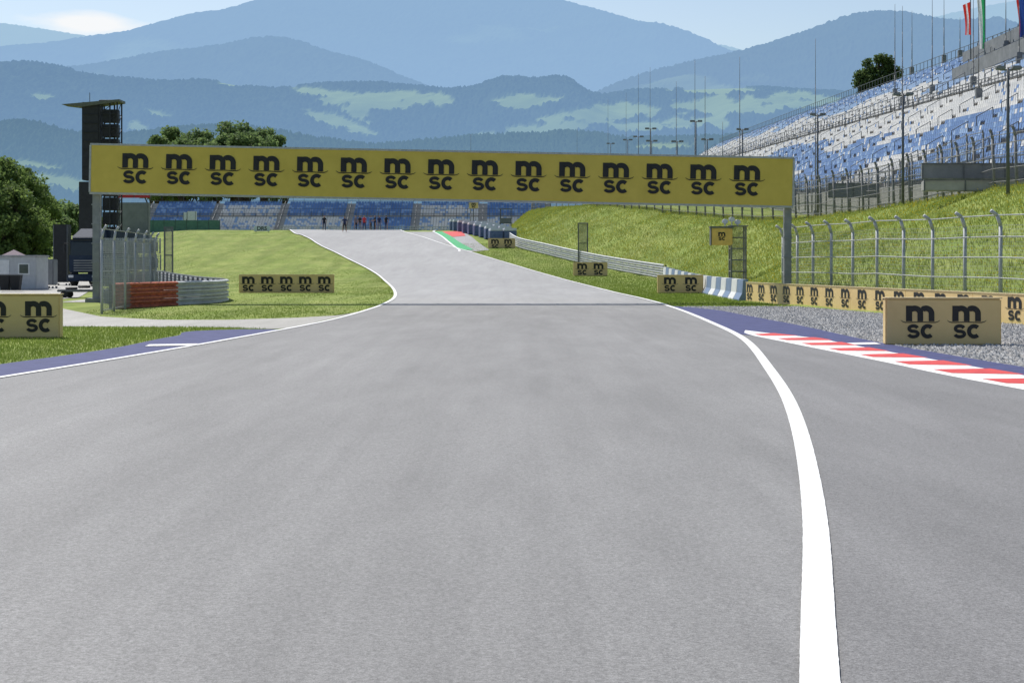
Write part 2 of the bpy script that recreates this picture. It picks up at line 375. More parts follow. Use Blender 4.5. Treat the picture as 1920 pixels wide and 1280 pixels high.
mst=[mat('pale_stone',(.54,.53,.51),coords='World',scale=9),mat('grey_stone',(.31,.31,.31),coords='World',scale=9)]
gvo=link('gravel_stones',npmesh('gravel_stones',V.reshape(-1,3),Fc,mst,np.repeat(rng.integers(0,2,n),8)))
struct(gvo,'loose pale gravel stones in the trap','gravel','stuff')

# ------------------------------------------------------------ logo
def stroke(mb,pts,w):
    pts=[Vector((p[0],p[1])) for p in pts]; L=[];R=[]
    for i,p in enumerate(pts):
        d=(pts[min(i+1,len(pts)-1)]-pts[max(i-1,0)]).normalized(); n=Vector((-d.y,d.x))
        ww=w[i] if isinstance(w,(list,tuple)) else w
        L.append(p+n*ww/2);R.append(p-n*ww/2)
    vs=[(a.x,0,a.y) for a in L]+[(a.x,0,a.y) for a in R]; k=len(pts)
    mb.add(vs,[(i,k+i,k+i+1,i+1) for i in range(k-1)])
def arc(cx,cy,rx,ry,a0,a1,n=14): return [(cx+rx*math.cos(math.radians(a0+(a1-a0)*i/n)),cy+ry*math.sin(math.radians(a0+(a1-a0)*i/n))) for i in range(n+1)]
def logo_mesh():
    mb=MB()
    stroke(mb,[(-.345,.52),(-.345,1.0)],.19)
    stroke(mb,[(-.26,.76)]+arc(-.172,.755,.172,.165,150,0)+[(0,.52)],[.04]+[.12,.15]+[.175]*13+[.175])
    stroke(mb,[(.07,.80)]+arc(.172,.755,.172,.165,140,0)+[(.344,.52)],[.03]+[.10,.14]+[.175]*13+[.175])
    stroke(mb,[(-.60,.555),(-.54,.51),(-.46,.487),(-.3,.487),(0,.50),(.3,.487),(.46,.487),(.54,.51),(.60,.555)],[.01,.022,.03,.03,.026,.03,.03,.022,.01])
    s=arc(-.215,.298,.130,.082,15,180,9)+arc(-.215,.298,.130,.082,190,262,4)+arc(-.215,.132,.145,.084,82,0,6)+arc(-.215,.132,.145,.084,-10,-168,10)
    stroke(mb,s,.105)
    stroke(mb,arc(.225,.215,.155,.162,45,315,24),.125)
    return mb
def finalize_logo():
    mb=logo_mesh()
    par=list(range(len(mb.v)))
    def fd(a):
        while par[a]!=a: a=par[a]
        return a
    for f in mb.f:
        r=fd(f[0])
        for q in f[1:]: par[fd(q)]=r
    ids={}
    for i in range(len(mb.v)):
        r=fd(i); ids.setdefault(r,len(ids))
        v=mb.v[i]; mb.v[i]=(v[0],v[1]-.0012*ids[r],v[2])
    return mb.mesh('logo',[m_ink])
LOGO=finalize_logo()
def logo(parent,x,y,z,size,rot=0,tilt=0):
    o=link('logo',LOGO,parent,(x,y,z),(0,tilt,rot)); o.scale=(size,size,size); return o

# ------------------------------------------------------------ ad boards
def board(u0,u1,vb,y,hgt,nlogo,label,lh=.62,zg=None,rot=0,th=.28,k2=.2):
    s=F/y; xc=((u0+u1)/2-960)/s; w=(u1-u0)/s; z=H+(VH-vb)/s if zg is None else zg
    z=min(z,gz(xc,y)+.02) if zg is None else z
    r=thing('advertising_board',label,'sign',(xc,y,z),rot,'advertising boards along the track')
    b=MB(); b.box((0,th/2,hgt/2),(w,th,hgt),bev=.025); b.obj('panel',m_tan,r)
    e=MB(); e.box((0,th/2,hgt+.014),(w+.03,th+.04,.022),bev=.006); e.obj('top_cap',m_tanedge,r)
    for k in (-1,1):
        f=MB(); f.box((k*w*.4,th+.2,.05),(.06,.4,.06)); f.tube((k*w*.4,th+.38,.06),(k*w*.4,th+.01,hgt*.7),.02,m=0); f.obj('brace',m_steel,r)
    sp=w/nlogo
    for k in range(nlogo):
        xx=-w/2+sp*(k+.5)
        if nlogo==2: xx=(-1,1)[k]*w*k2
        logo(r,xx,-.006,(hgt-lh)/2,lh)
    return r
board(1661,1877,647,32.6,.885,2,'tan board with two black logos standing on gravel',lh=.62,rot=-.03)
board(-53,112,634,35.5,.90,2,'tan board with two black logos on the grass',lh=.64,k2=.26)
board(448,626,548,85,.88,5,'long tan board with five black logos on the lawn',lh=.72)
board(1233,1319,545,84,.88,2,'tan board with two logos beside the barrier blocks',lh=.68,k2=.23)
board(1075,1139,507,118,.92,2,'small tan board with two logos beside guard rail',lh=.78,k2=.24)
board(915,966,467,158,.98,2,'small tan board with two logos at the corner',lh=.82,k2=.24)

# ------------------------------------------------------------ gantry
def gantry():
    y=66.0; s=F/y
    xl=(170-960)/s; xr=(1485-960)/s; zbl=H+(VH-360)/s; zbr=H+(VH-386)/s; w=xr-xl; sl=math.atan2(zbr-zbl,w); hb=1.81
    r=thing('gantry','tall steel gantry with long yellow banner spanning the track','gantry',(xl,y,0))
    W_=w/math.cos(sl)
    def tr(mb):
        c,sn=math.cos(sl),math.sin(sl); z0=zbl
        mb.v=[(x*c-z*sn,yy,z0+x*sn+z*c) for x,yy,z in mb.v]; return mb
    b=MB(); nx=120
    def yo(x,z): return -.004-.010*(.5+.5*math.sin(x*2.7+1.3*math.sin(x*.9)+z*1.5))
    for i in range(nx):
        x0=W_*i/nx;x1=W_*(i+1)/nx
        for j in range(4):
            z0=hb*j/4;z1=hb*(j+1)/4
            b.add([(x0,yo(x0,z0),z0),(x1,yo(x1,z0),z0),(x1,yo(x1,z1),z1),(x0,yo(x0,z1),z1)],[(0,1,2,3)])
    o=tr(b).obj('banner',m_yel,r)
    t=MB()
    t.box((W_/2,.12,hb+.04),(W_+.1,.34,.07)); t.box((W_/2,.13,-.04),(W_+.1,.3,.07)); t.box((W_/2,.95,hb+.0),(W_,.1,.1)); t.box((W_/2,.95,0.0),(W_,.1,.1))
    t.box((-.04,.12,hb/2),(.07,.3,hb)); t.box((W_+.04,.12,hb/2),(.07,.3,hb))
    for i in range(19):
        x0=W_*i/18; t.tube((x0,.95,0),(x0,.95,hb),.035); t.tube((x0,.3,hb),(x0,.95,hb),.03); t.tube((x0,.3,0),(x0,.95,0),.03)
        if i<18: t.tube((x0,.95,0),(W_*(i+1)/18,.95,hb),.025); t.tube((x0,.3,hb),(W_*(i+1)/18,.95,hb),.025)
    tr(t).obj('truss',m_steel,r)
    for k in range(15):
        u=253.5+k*(1400-253.5)/14; x=(u-170)/s
        logo(r,x,-.03,zbl+(x)*math.tan(sl)+.36,1.16,tilt=-sl)
    for x,zt in((.12,zbl),(w-.1,zbr)):
        zg=gz(xl+x,y+.5); p=MB(); p.box((x,.5,(zg-.3+zt+1.6)/2),(.28,.32,zt+1.6-zg+.3),bev=.02); p.box((x,.5,zg+.06),(.75,.75,.2),bev=.02)
        for k in range(5): p.box((x,.325,zg+.8+k*.75),(.34,.03,.05))
        p.obj('post',m_post,r)
gantry()

# ------------------------------------------------------------ guard rails etc
def pathpts(pts,step,smooth=True):
    A=np.array(pts,float)
    d=np.concatenate([[0],np.cumsum(np.hypot(*np.diff(A[:,:2],axis=0).T))]); fx=herm(d,A[:,0]);fy=herm(d,A[:,1]); n=max(2,int(d[-1]/step)+1); t=np.linspace(0,d[-1],n)
    return np.stack([fx(t),fy(t)],-1)
def guard_rail(pts,label,beams=(.30,.60,.9),mred=0,step=1.0,side=1):
    p=pathpts(pts,step); c=p[0]; r=thing('guard_rail',label,'guard rail',(c[0],c[1],gz(*c)))
    z0=gz(*c)
    prof=[(.02,-.14),(-.07,-.11),(-.07,-.06),(.02,-.025),(.02,.025),(-.07,.06),(-.07,.11),(.02,.14)]
    tan=np.gradient(p,axis=0); tan/=np.linalg.norm(tan,axis=1)[:,None]; nrm=np.stack([tan[:,1],-tan[:,0]],-1)*side
    zz=g(p[:,0],p[:,1])
    for hb in beams:
        V=[]
        for i in range(len(p)):
            for a,b in prof: V.append((p[i,0]-c[0]+nrm[i,0]*a,p[i,1]-c[1]+nrm[i,1]*a,zz[i]-z0+hb+b))
        fc=gridfaces(len(p),len(prof)); mi=np.repeat((np.arange(len(p)-1)<mred).astype(int),len(prof)-1)
        o=link('beam',npmesh('beam',np.array(V),fc,[m_rail,m_redrail],mi),r)
        so=o.modifiers.new('t','SOLIDIFY'); so.thickness=.008
    for i in range(0,len(p),2):
        mb=MB(); x=p[i,0]-c[0]+nrm[i,0]*.11;yy=p[i,1]-c[1]+nrm[i,1]*.11
        mb.box((x,yy,zz[i]-z0+beams[-1]/2-.05),(.1,.1,beams[-1]+.3)); mb.obj('post',m_dsteel,r)
guard_rail([(-13.3,57),(-12.6,60.2),(-11.9,63.2),(-11.45,65.5),(-11.5,68.5),(-12.3,73),(-14.6,81),(-18,92),(-23,108)],'curved triple guard rail with a faded red first section',(.13,.43,.73),mred=5,side=-1)
guard_rail([(9.9,111),(9.2,117),(8.0,125),(5.9,135),(3.1,147),(.6,158),(-.2,166)],'long galvanised guard rail curving uphill beside the bank',(.22,.54,.86),side=1)
def jersey():
    p=[(9.40,68.6),(9.55,78),(9.65,86),(9.8,98),(9.9,110.5)]; q=pathpts(p,2.0)
    prof=[(-.28,0),(-.28,.1),(-.14,.35),(-.1,.9),(.1,.9),(.14,.35),(.28,.1),(.28,0)]
    mA=mat('blue_grey_block',s2l((120,140,170)),s2l((105,125,155)),rough=.8);mB=mat('white_block',(.7,.71,.72),(.6,.61,.63),rough=.8)
    meshes=[]
    for mt in(mA,mB):
        mb=MB(); L=1.96;vs=[]
        for yy in(-L/2,L/2): vs+=[(a,yy,z) for a,z in prof]
        k=len(prof); mb.add(vs,[(i,(i+1)%k,k+(i+1)%k,k+i) for i in range(k)]+[tuple(range(k))[::-1],tuple(range(k,2*k))]); me=mb.mesh('barrier_block',[mt]); meshes.append(me)
    for i in range(len(q)-1):
        c=(q[i]+q[i+1])/2; d=q[i+1]-q[i]
        o=link('barrier_block',meshes[i%2],None,(c[0],c[1],gz(*c)-.03),-math.atan2(d[0],d[1]))
        tag(o,['blue grey concrete barrier block beside the grass','white concrete barrier block beside the grass'][i%2],'barrier','concrete barrier blocks')
jersey()
def adwall():
    a=Vector((9.35,68.2));b=Vector((15.6,24.2)); L=(b-a).length; d=(b-a)/L
    r=thing('advertising_wall','long low tan wall printed with repeated black logos','wall',(a.x,a.y,0),math.atan2(d.y,d.x))
    w=MB(); n=int(L/2.4)
    for i in range(n):
        w.box(((i+.5)*L/n,.06,.37),(L/n-.012,.12,.76),bev=.008)
    w.obj('panel',m_tanw,r)
    c=MB(); c.box((L/2,.06,.765),(L,.15,.025)); c.obj('top_cap',m_tanedge,r)
    x=.55
    while x<L-1:
        o=logo(r,x,-.008,.09,.60); o.scale=(.95,.6,.60); x+=1.62
adwall()

# ------------------------------------------------------------ fences
def net(mb,P3,h0,h1,sp,rad,m=0,vstep=None):
    A=np.array(P3,float); d=np.concatenate([[0],np.cumsum(np.hypot(*np.diff(A[:,:2],axis=0).T))])
    def at(t): return np.array([np.interp(t,d,A[:,k]) for k in range(3)])
    n=int(d[-1]/sp)
    for i in range(n+1):
        q=at(i*sp); mb.tube((q[0],q[1],q[2]+h0),(q[0],q[1],q[2]+h1),rad,rad,3,m,False)
    hs=np.arange(h0,h1+.01,vstep or sp)
    for h in hs:
        for i in range(len(A)-1): mb.tube(A[i]+[0,0,h],A[i+1]+[0,0,h],rad,rad,3,m,False)
def catch_fence(pts,step,h,label,bend=(-.45,-.1),lean=0,sp=.12,mt=None,cables=(.4,1.0,1.6,2.2),zoff=0,pr=.045,mwire=None,rad=.0035,cr=.014,name='catch_fence'):
    mt=mt or m_steel
    p=pathpts(pts,step,True); c=p[0]; z0=gz(*c); r=thing(name,label,'fence',(c[0],c[1],z0))
    loc=[(q[0]-c[0],q[1]-c[1],gz(*q)-z0+zoff) for q in p]
    for q in loc:
        mb=MB(); x,y,z=q
        pl=[(x,y,z-.3),(x+lean*h*.75,y,z+h*.84),(x+lean*h*.85+bend[0]*.35,y+bend[1]*.35,z+h*.95),(x+lean*h+bend[0],y+bend[1],z+h)]
        mb.path(pl,pr,6); mb.obj('post',mt,r,smooth=True)
    w=MB(); net(w,[(x,y,z) for x,y,z in loc],.05,h*.86,sp,rad); w.obj('wire_mesh',mwire or m_wire,r)
    cb=MB()
    for hc in cables:
        for a,b in zip(loc[:-1],loc[1:]): cb.tube((a[0]+lean*hc-.04,a[1],a[2]+hc),(b[0]+lean*hc-.04,b[1],b[2]+hc),cr,cr,5)
    cb.obj('cable',mt,r)
    return r
catch_fence([(11.35,71.5),(11.9,65),(13.0,57),(14.4,48),(17.5,30)],2.45,2.75,'tall galvanised catch fence with bent post tops behind wall',bend=(-.3,-.05),zoff=-.1,cables=(.15,.8,1.4,2.0,2.62),cr=.018,pr=.055)
rp=[(float(RX(y))-.1,y) for y in (60,75,88,100,113,126,140,155,175)]
catch_fence(rp,2.6,2.7,'weathered leaning fence along the top of bank',bend=(-.1,0),lean=-.05,sp=.2,mt=m_msteel,mwire=m_msteel,cables=(.3,.9,1.5,2.0,2.4),pr=.07,rad=.006,cr=.02)
rp=[(float(RX(y))+.3,y) for y in (177,190,205,225)]
catch_fence(rp,3.0,1.6,'low wire fence on the crest of bank',bend=(0,0),sp=.3,mt=m_msteel,mwire=m_msteel,cables=(.6,1.5),pr=.04,rad=.006)
catch_fence([(23.2,84),(23.2,110),(23.2,150),(23.2,210)],3.0,2.6,'grey railing fence in front of the lowest seats',bend=(-.05,0),sp=.3,mt=m_msteel,mwire=m_msteel,zoff=.7,cables=(.5,1.1,1.7,2.5),pr=.05,rad=.006,cr=.022)
catch_fence([(-12.5,52),(-12.9,57),(-13.3,61.5),(-13.9,66.5)],2.4,2.7,'grey mesh catch fence in front of stacked crates',bend=(.15,0),sp=.1,cables=(.1,1.3,2.6),zoff=0,rad=.004)
def panel(u,v0,v1,y,w,label):
    s=F/y; x=(u-960)/s; zb=gz(x,y); h=H+(VH-v0)/s-zb
    r=thing('fence_panel',label,'fence',(x,y,zb)); mb=MB()
    for k in(-1,1): mb.box((k*w/2,0,h/2),(.08,.08,h))
    for z in(.1,h*.5,h-.04): mb.box((0,0,z),(w-.09,.06,.06))
    mb.obj('frame',m_dsteel,r)
    n=MB(); net(n,[(-w/2,0,0),(w/2,0,0)],.1,h,.07,.013); n.obj('wire_mesh',m_dsteel,r)
panel(316,425,500,105,.5,'narrow dark mesh fence panel beside guard rail')
panel(1093,418,474,137,.75,'narrow upright mesh fence panel on the bank')

# ------------------------------------------------------------ crate stack
def crates():
    mb=MB()
    w,d,h=1.0,.9,.60
    for sx in(-1,1):
        for sy in(-1,1): mb.box((sx*w/2,sy*d/2,h/2),(.05,.05,h))
    for z in np.linspace(.03,h-.03,9):
        for sy in(-1,1): mb.tube((-w/2,sy*d/2,z),(w/2,sy*d/2,z),.012,.012,4)
        for sx in(-1,1): mb.tube((sx*w/2,-d/2,z),(sx*w/2,d/2,z),.012,.012,4)
    for x in np.linspace(-w/2,w/2,12):
        for sy in(-1,1): mb.tube((x,sy*d/2,0),(x,sy*d/2,h),.009,.009,4)
    frame=mb.mesh('wire_cage',[m_steel])
    f=MB(); f.box((0,0,h*.45),(w*.86,d*.86,h*.78),bev=.05); inner=f.mesh('wrapped_load',[mat('grey_wrap',(.42,.43,.44),(.2,.21,.23),scale=7,rough=.6,bump=.6)])
    for i,(cx,cy) in enumerate([(-15.0,65),(-14.0,65.2),(-14.7,67)]):
        for k in range([4,4,4][i]):
            x=cx+random.uniform(-.06,.06)
            r=thing('wire_crate','grey wire cage crate with wrapped load, stacked up','crate',(x,cy,gz(cx,cy)+k*(h+.03)),random.uniform(-.05,.05),'stacked wire crates')
            link('wire_cage',frame,r); link('wrapped_load',inner,r)
crates()

# ------------------------------------------------------------ grandstands
m_seatb=mat('blue_seat',s2l((118,148,192)),s2l((98,128,174)),scale=.3,rough=.5,coords='World')
m_seatw=mat('white_seat',s2l((222,220,216)),s2l((200,200,200)),scale=.3,rough=.5,coords='World')
m_seatl=mat('pale_blue_seat',s2l((156,180,210)),s2l((140,166,200)),scale=.3,rough=.5,coords='World')
def stand(label,O,along,depth,length,rows,rd,rr,spacing,pattern,aisle,wallh=1.2):
    O=Vector(O); a=Vector(along); a.normalize(); d=Vector(depth).normalized(); up=Vector((0,0,1))
    r=thing('grandstand',label,'grandstand',tuple(O))
    V=[]
    for i in range(rows+1):
        for z in((i-1)*rr,i*rr):
            for t in (0,length): p=a*t+d*(i*rd)+up*z; V.append(tuple(p))
    fs=[]
    for k in range(2*(rows+1)-1): fs.append((2*k,2*k+1,2*k+3,2*k+2))
    o=len(V); W_=rows*rd;Ht=rows*rr
    for t in(0,length):
        for q in (d*0-up*(rr+7),d*(W_+.6)-up*9,d*(W_+.6)+up*(Ht),d*(W_)+up*Ht,d*0-up*rr): V.append(tuple(a*t+q))
    fs+=[(o,o+1,o+2,o+3,o+4),(o+9,o+8,o+7,o+6,o+5),(o+1,o+6,o+7,o+2),(o+2,o+7,o+8,o+3),(o+4,o+9,o+5,o)]
    me=bpy.data.meshes.new('concrete_terrace'); me.from_pydata(V,[],fs); me.materials.append(m_conc); me.update(); link('concrete_terrace',me,r)
    ns=int(length/spacing); ii,jj=np.meshgrid(np.arange(rows),np.arange(ns),indexing='ij'); ii=ii.ravel();jj=jj.ravel()
    t=(jj+.5)*spacing; keep=(np.mod(t,aisle)>1.5)&~((ii==rows//2)); ii=ii[keep];t=t[keep]
    A=np.array(a);D=np.array(d);U=np.array([0,0,1.])
    Ah=np.array([a.x,a.y,0]);Ah/=np.linalg.norm(Ah)
    base=np.outer(t,A)+np.outer(ii*rd+rd*.62,D)+np.outer(ii*rr,U)
    w=spacing*.42
    sv=np.array([(-w,-.22,.38),(w,-.22,.38),(w,.12,.36),(-w,.12,.36),(w,.20,.74),(-w,.20,.74),(-w,-.22,.30),(w,-.22,.30),(w,.24,.74),(-w,.24,.74),(w,.18,.3),(-w,.18,.3)])
    sf=np.array([(0,1,2,3),(3,2,4,5),(6,7,1,0),(5,4,8,9),(9,8,10,11)])
    loc=sv[:,0][:,None]*Ah+sv[:,1][:,None]*D+sv[:,2][:,None]*U
    mi=pattern(ii/rows,t,ii)
    dist=np.linalg.norm(base+np.array(O)-np.array([0,0,1.6]),axis=1)
    wp=base+np.array(O); vis=(wp[:,0]/np.maximum(wp[:,1],1)<.29)
    order=np.argsort(np.where(vis,dist,1e9))[:100]; isn=np.zeros(len(t),bool); isn[order]=True
    sms=[npmesh('seat',loc,sf,[mm]) for mm in(m_seatb,m_seatw,m_seatl)]
    for k in order: link('seat',sms[mi[k]],r,tuple(base[k]))
    b=base[~isn]; n=len(b)
    V=(b[:,None,:]+loc[None]).reshape(-1,3); Fc=(sf[None]+np.arange(n)[:,None,None]*12).reshape(-1,4)
    o=link('seats',npmesh('seats',V,Fc,[m_seatb,m_seatw,m_seatl],np.repeat(mi[~isn],5)),r); o['kind']='stuff'; o['label']='rows of blue and white plastic seats'
    rl=MB()
    for i,hh in [(0,1.0),(rows,1.4),(rows//2,1.0),(rows//2+1,1.5)]:
        q0=d*(i*rd+.05)+up*(i*rr)
        for z in (.5,hh): rl.tube(q0+up*z,q0+a*length+up*z,.04,.04,4)
        k=0
        while k<length: rl.tube(q0+a*k,q0+a*k+up*hh,.04,.04,4); k+=2.0
    k=.75
    while k<length:
        for i in range(0,rows-2,2):
            q=a*k+d*(i*rd+.3)+up*(i*rr); e=q+d*(rd*1.3)+up*(rr*1.3)
            rl.tube(q,q+up*1.0,.035,.035,4); rl.tube(e,e+up*1.0,.035,.035,4); rl.tube(q+up*1.0,e+up*1.0,.035,.035,4)
        k+=aisle
    rl.obj('railing',m_dsteel,r)
    return r
def pat_main(f,t,ii):
    band=.30+.0007*(t-60)+ .05*np.sin(t*.05)
    st=((t/17.0).astype(int))
    c=np.zeros(len(f),int)
    off=(vnoise(st*3.7,st*1.3+5)-.5)*.16
    c[(f>band+off)&(f<band+.38+off*1.5)]=1
    c[(f>band+.38+off*1.5)&(f<band+.44+off)]=2
    c[(f<.12)&(st%3==0)]=1
    sp=rng.random(len(f)); c[(c==0)&(sp<.2)]=2; c[(c==1)&(sp<.05)]=0; c[(c==0)&(sp>.93)]=1
    return c
stand('huge sloping grandstand with empty blue and white seats',(24,62,5.13),(0,1,.026),(1,0,0),383,36,.833,.472,.55,pat_main,17.0)
def pat_far(f,t,ii):
    c=np.zeros(len(f),int); s=(t/12.0).astype(int)
    c[((s%3)==1)]=1; c[((s%3)==2)&(f<.5)]=1; c[(f>.85)]=0
    sp=rng.random(len(f)); c[sp<.25]=2
    return c
stand('distant low grandstand with blue and white seats',(-66,300,6.6),(1,.0,0),(0,1,.0),73,15,.8,.37,.5,pat_far,12.0)
def box_thing(name,label,cat,u0,u1,v0,v1,y,th,mt,parts=None):
    s=F/y; w=(u1-u0)/s; h=(v1-v0)/s; x=((u0+u1)/2-960)/s; z=H+(VH-v1)/s
    r=thing(name,label,cat,(x,y,z)); mb=MB(); mb.box((0,0,h/2),(w,th,h),bev=min(.05,th*.1)); mb.obj('panel',mt,r)
    f=MB(); n=max(1,int(w/1.5))
    for i in range(n+1): f.box((-w/2+w*i/n,-th/2-.03,h/2),(.06,.05,h))
    f.box((0,-th/2-.035,h+.02),(w+.06,.06,.05)); f.obj('frame',m_dsteel,r); return r
m_gpan=mat('grey_panel',(.24,.25,.26),(.17,.18,.19),scale=1,rough=.7)
box_thing('barrier_screen','dark grey panel screen at the foot of grandstand','panel',1728,1960,308,336,80,.3,m_gpan)
box_thing('concrete_parapet','pale concrete parapet wall at the grandstand foot','wall',1730,1960,339,359,79,.6,m_conc)
box_thing('barrier_screen','grey panel screen in front of lower seats','panel',1553,1645,345,371,112,.3,m_gpan)
s_=F/262; r=thing('crowd_railing','pale low railing along the foot of the distant stand','fence',((690-960)/s_,262,5.6)); w_=330/s_; mb=MB()
for z in (.25,.6,1.0,1.35): mb.box((0,0,z),(w_,.06,.07))
for k in range(24): mb.box((-w_/2+w_*k/23,.07,.7),(.08,.06,1.4))
mb.obj('rail',m_rail,r)

def stand_pt(u,v):
    a=(u-960)/F;b=(VH-v)/F; y=11.68/(.026+.5667*a-b); return (a*y,y,H+b*y)
for (u,v,w) in [(1880,85,9),(1868,118,9)]:
    p=stand_pt(u,v+8); r=thing('seat_screen','dark panel row standing among the upper seats','panel',(p[0]-.6,p[1],p[2]-.1)); mb=MB(); mb.box((0,0,.75),(.15,w*3,1.3)); mb.obj('panel',m_gpan,r); mb=MB()
    for k in range(10): mb.tube((0,-w*1.5+k*w/3,0),(0,-w*1.5+k*w/3,1.7),.05)
    mb.obj('frame',m_dsteel,r)

# ------------------------------------------------------------ masts, lamps, flags
def lamp(u,vt,x=None,y=None,zb=None):
    if y is None: y=min(21*F/(u-960),360)
    X_=(u-960)/F*y; zb=gz(X_,y)-.1 if zb is None else zb; zt=H+(VH-vt)/F*y; h=zt-zb
    q_=max(1,min(1.6,y/150))
    r=thing('lamp_post','slim dark lamp post with twin floodlight heads','lamp post',(X_,y,zb),0,'lamp posts along the grandstand')
    mb=MB(); mb.tube((0,0,0),(0,0,h),.085,.055,8); mb.tube((-.35*q_,0,h-.1),(.35*q_,0,h-.1),.035,.035,6); mb.obj('pole',m_dsteel,r,smooth=True)
    for k in(-1,1):
        q=MB(); q.box((k*.34*q_,-.05,h-.02),(.4*q_,.35,.17*q_),bev=.04); q.obj('floodlight',m_gpan,r)
for u,vt in [(1890,127),(1693,176),(1533,214),(1392,242),(1326,261),(1305,227),(1270,265),(1222,264),(1197,256),(1220,241),(1177,262),(1145,269)]: lamp(u,vt)
def mast(u,vt,base,label='thin tall metal mast above the grandstand',box=False):
    x,y,z=base; zt=H+(VH-vt)/F*y; h=zt-z
    r=thing('mast',label,'mast',(x,y,z-.2),0,'tall masts'); mb=MB(); n=4
    k0=.065*max(.6,min(1.2,y/160))
    for k in range(n): mb.tube((0,0,h*k/n),(0,0,h*(k+1)/n),k0*(1-.2*k),k0*(1-.2*(k+1)+.08),6)
    mb.obj('pole',m_msteel,r,smooth=True); q=MB(); q.box((0,0,.6),(.5,.5,1.2) if box else (.3,.3,.35),bev=.03); q.obj('base',m_gpan,r)
    return r,h
for u,vt in [(1140,185),(1174,172),(1197,135),(1219,124),(1268,150),(1303,110),(1322,140),(1387,103),(1529,68),(1355,225),(1082,238)]:
    y=min(23*F/(u-960),400); X_=(u-960)/F*y; mast(u,vt,(X_,y,gz(X_,y)))
mast(883,250,((883-960)/F*300,299,5.6))
for u,vt,vb in [(1678,5,182),(1692,8,200),(1710,18,140),(1748,-15,178),(1770,-20,118),(1800,30,110),(1825,-40,165),(1835,-40,190),(1886,-30,95),(1911,-30,120)]:
    mast(u,vt,stand_pt(u,vb),'thin dark mast rising from among the seats',box=True)
def flag(u,v0,v1,w,cols,label,y):
    x=(u-960)/F*y; zt=H+(VH-v0)/F*y; h=(v1-v0)/F*y
    V=[];nx=10;nz=24
    for i in range(nz+1):
        for j in range(nx+1):
            t=j/nx; k=i/nz
            V.append((-w*t*(1-.25*math.sin(k*2.6))+.12*k,.16*math.sin(t*7+k*3),-h*k-.35*t*(1-k)))
    fc=gridfaces(nz+1,nx+1); mi=[]
    for i in range(nz):
        for j in range(nx): mi.append(min(len(cols)-1,int(j/nx*len(cols))))
    r=thing('flag',label,'flag',(x,y,zt)); link('cloth',npmesh('cloth',np.array(V),fc,cols,mi,True),r)
    zb=stand_pt(u,v1+70)[2]
    p=MB(); p.tube((.05,0,min(-h-1,zb-zt)),(.05,0,1.2),.06,.05,6); p.obj('pole',m_dsteel,r)
fr=mat('flag_red',s2l((225,60,50)),trans=.4);fw=mat('flag_white',(.8,.8,.8),trans=.4);fg=mat('flag_green',s2l((60,170,110)),trans=.4);fb=mat('flag_blue',s2l((50,80,150)),trans=.4)
flag(1819,4,66,.8,[fr,fw,fr],'hanging red and white striped flag on a mast',190)
flag(1846,-6,92,.8,[fg,fw],'hanging green and white flag on a mast',185)
flag(1921,-6,70,.8,[fb,fb,fb,fr],'hanging dark blue flag with red stripe',170)

# ------------------------------------------------------------ trees
def leafmat(n,c1,c2): return mat(n,c1,c2,scale=.9,rough=.7,coords='World',trans=.5,spec=.3)
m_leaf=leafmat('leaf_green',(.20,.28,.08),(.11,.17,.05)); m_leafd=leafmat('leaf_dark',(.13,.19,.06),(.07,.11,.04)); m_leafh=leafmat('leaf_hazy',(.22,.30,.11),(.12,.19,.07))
def tree_mesh(h,w,seed,leaves=5000,ls=.32,low=.2,lm=None,nl=26):
    R=np.random.default_rng(seed); tr=MB()
    tr.tube((0,0,-.3),(0.1,0,h*.35),h*.028,h*.02,8); tr.tube((.1,0,h*.35),(0,.1,h*.8),h*.02,h*.006,6)
    lob=[]
    for k in range(nl):
        a=R.random()*6.28; hh=low+(1-low)*(.06+.88*R.random()); rad=w/2*(.25+.55*R.random())*math.sin(math.pi*min(.97,max(.12,(hh-low)/(1-low)*.72+.22)))
        c=np.array([math.cos(a)*rad,math.sin(a)*rad,h*hh]); rr=w*(.08+.11*R.random())
        lob.append((c,rr)); tr.tube((0,0,h*hh*.6),tuple(c),h*.009,h*.003,5)
    lob.append((np.array([0,0,h*.9]),w*.10))
    n=leaves; li=R.integers(0,len(lob),n); C=np.array([l[0] for l in lob])[li]; Rr=np.array([l[1] for l in lob])[li]
    dr=R.normal(size=(n,3)); dr/=np.linalg.norm(dr,axis=1)[:,None]; p=C+dr*(Rr*(.35+.85*R.random(n)**.8))[:,None]*np.array([1,1,.85])
    u=R.normal(size=(n,3)); u/=np.linalg.norm(u,axis=1)[:,None]; v=np.cross(u,R.normal(size=(n,3))); v/=np.linalg.norm(v,axis=1)[:,None]
    sz=ls*(.5+R.random(n))[:,None]/2
    V=np.stack([p-u*sz,p-v*sz*.6,p+u*sz,p+v*sz*.6],1).reshape(-1,3)
    me=npmesh('crown',V,np.arange(n*4).reshape(-1,4),[lm or m_leaf])
    return tr.mesh('trunk',[m_bark]),me
def tree(x,y,h,w,seed,label,z=None,**k):
    r=thing('tree',label,'tree',(x,y,gz(x,y)-.1 if z is None else z),random.random()*6)
    t,c=tree_mesh(h,w,seed,**k); link('trunk',t,r); link('crown',c,r)
for i,(u,vt,y,w) in enumerate([(8,290,150,6),(48,303,158,6),(-30,300,145,7),(78,340,165,5),(94,372,175,3.8),(30,345,146,6),(62,385,148,5),(5,370,144,6),(-60,310,150,8)]):
    x=(u-960)/F*y; zt=H+(VH-vt)/F*y; z=gz(x,y); tree(x,y,zt-z,w,i+1,'leafy green broadleaf tree beside the service yard',leaves=7500,low=.08,ls=.3)
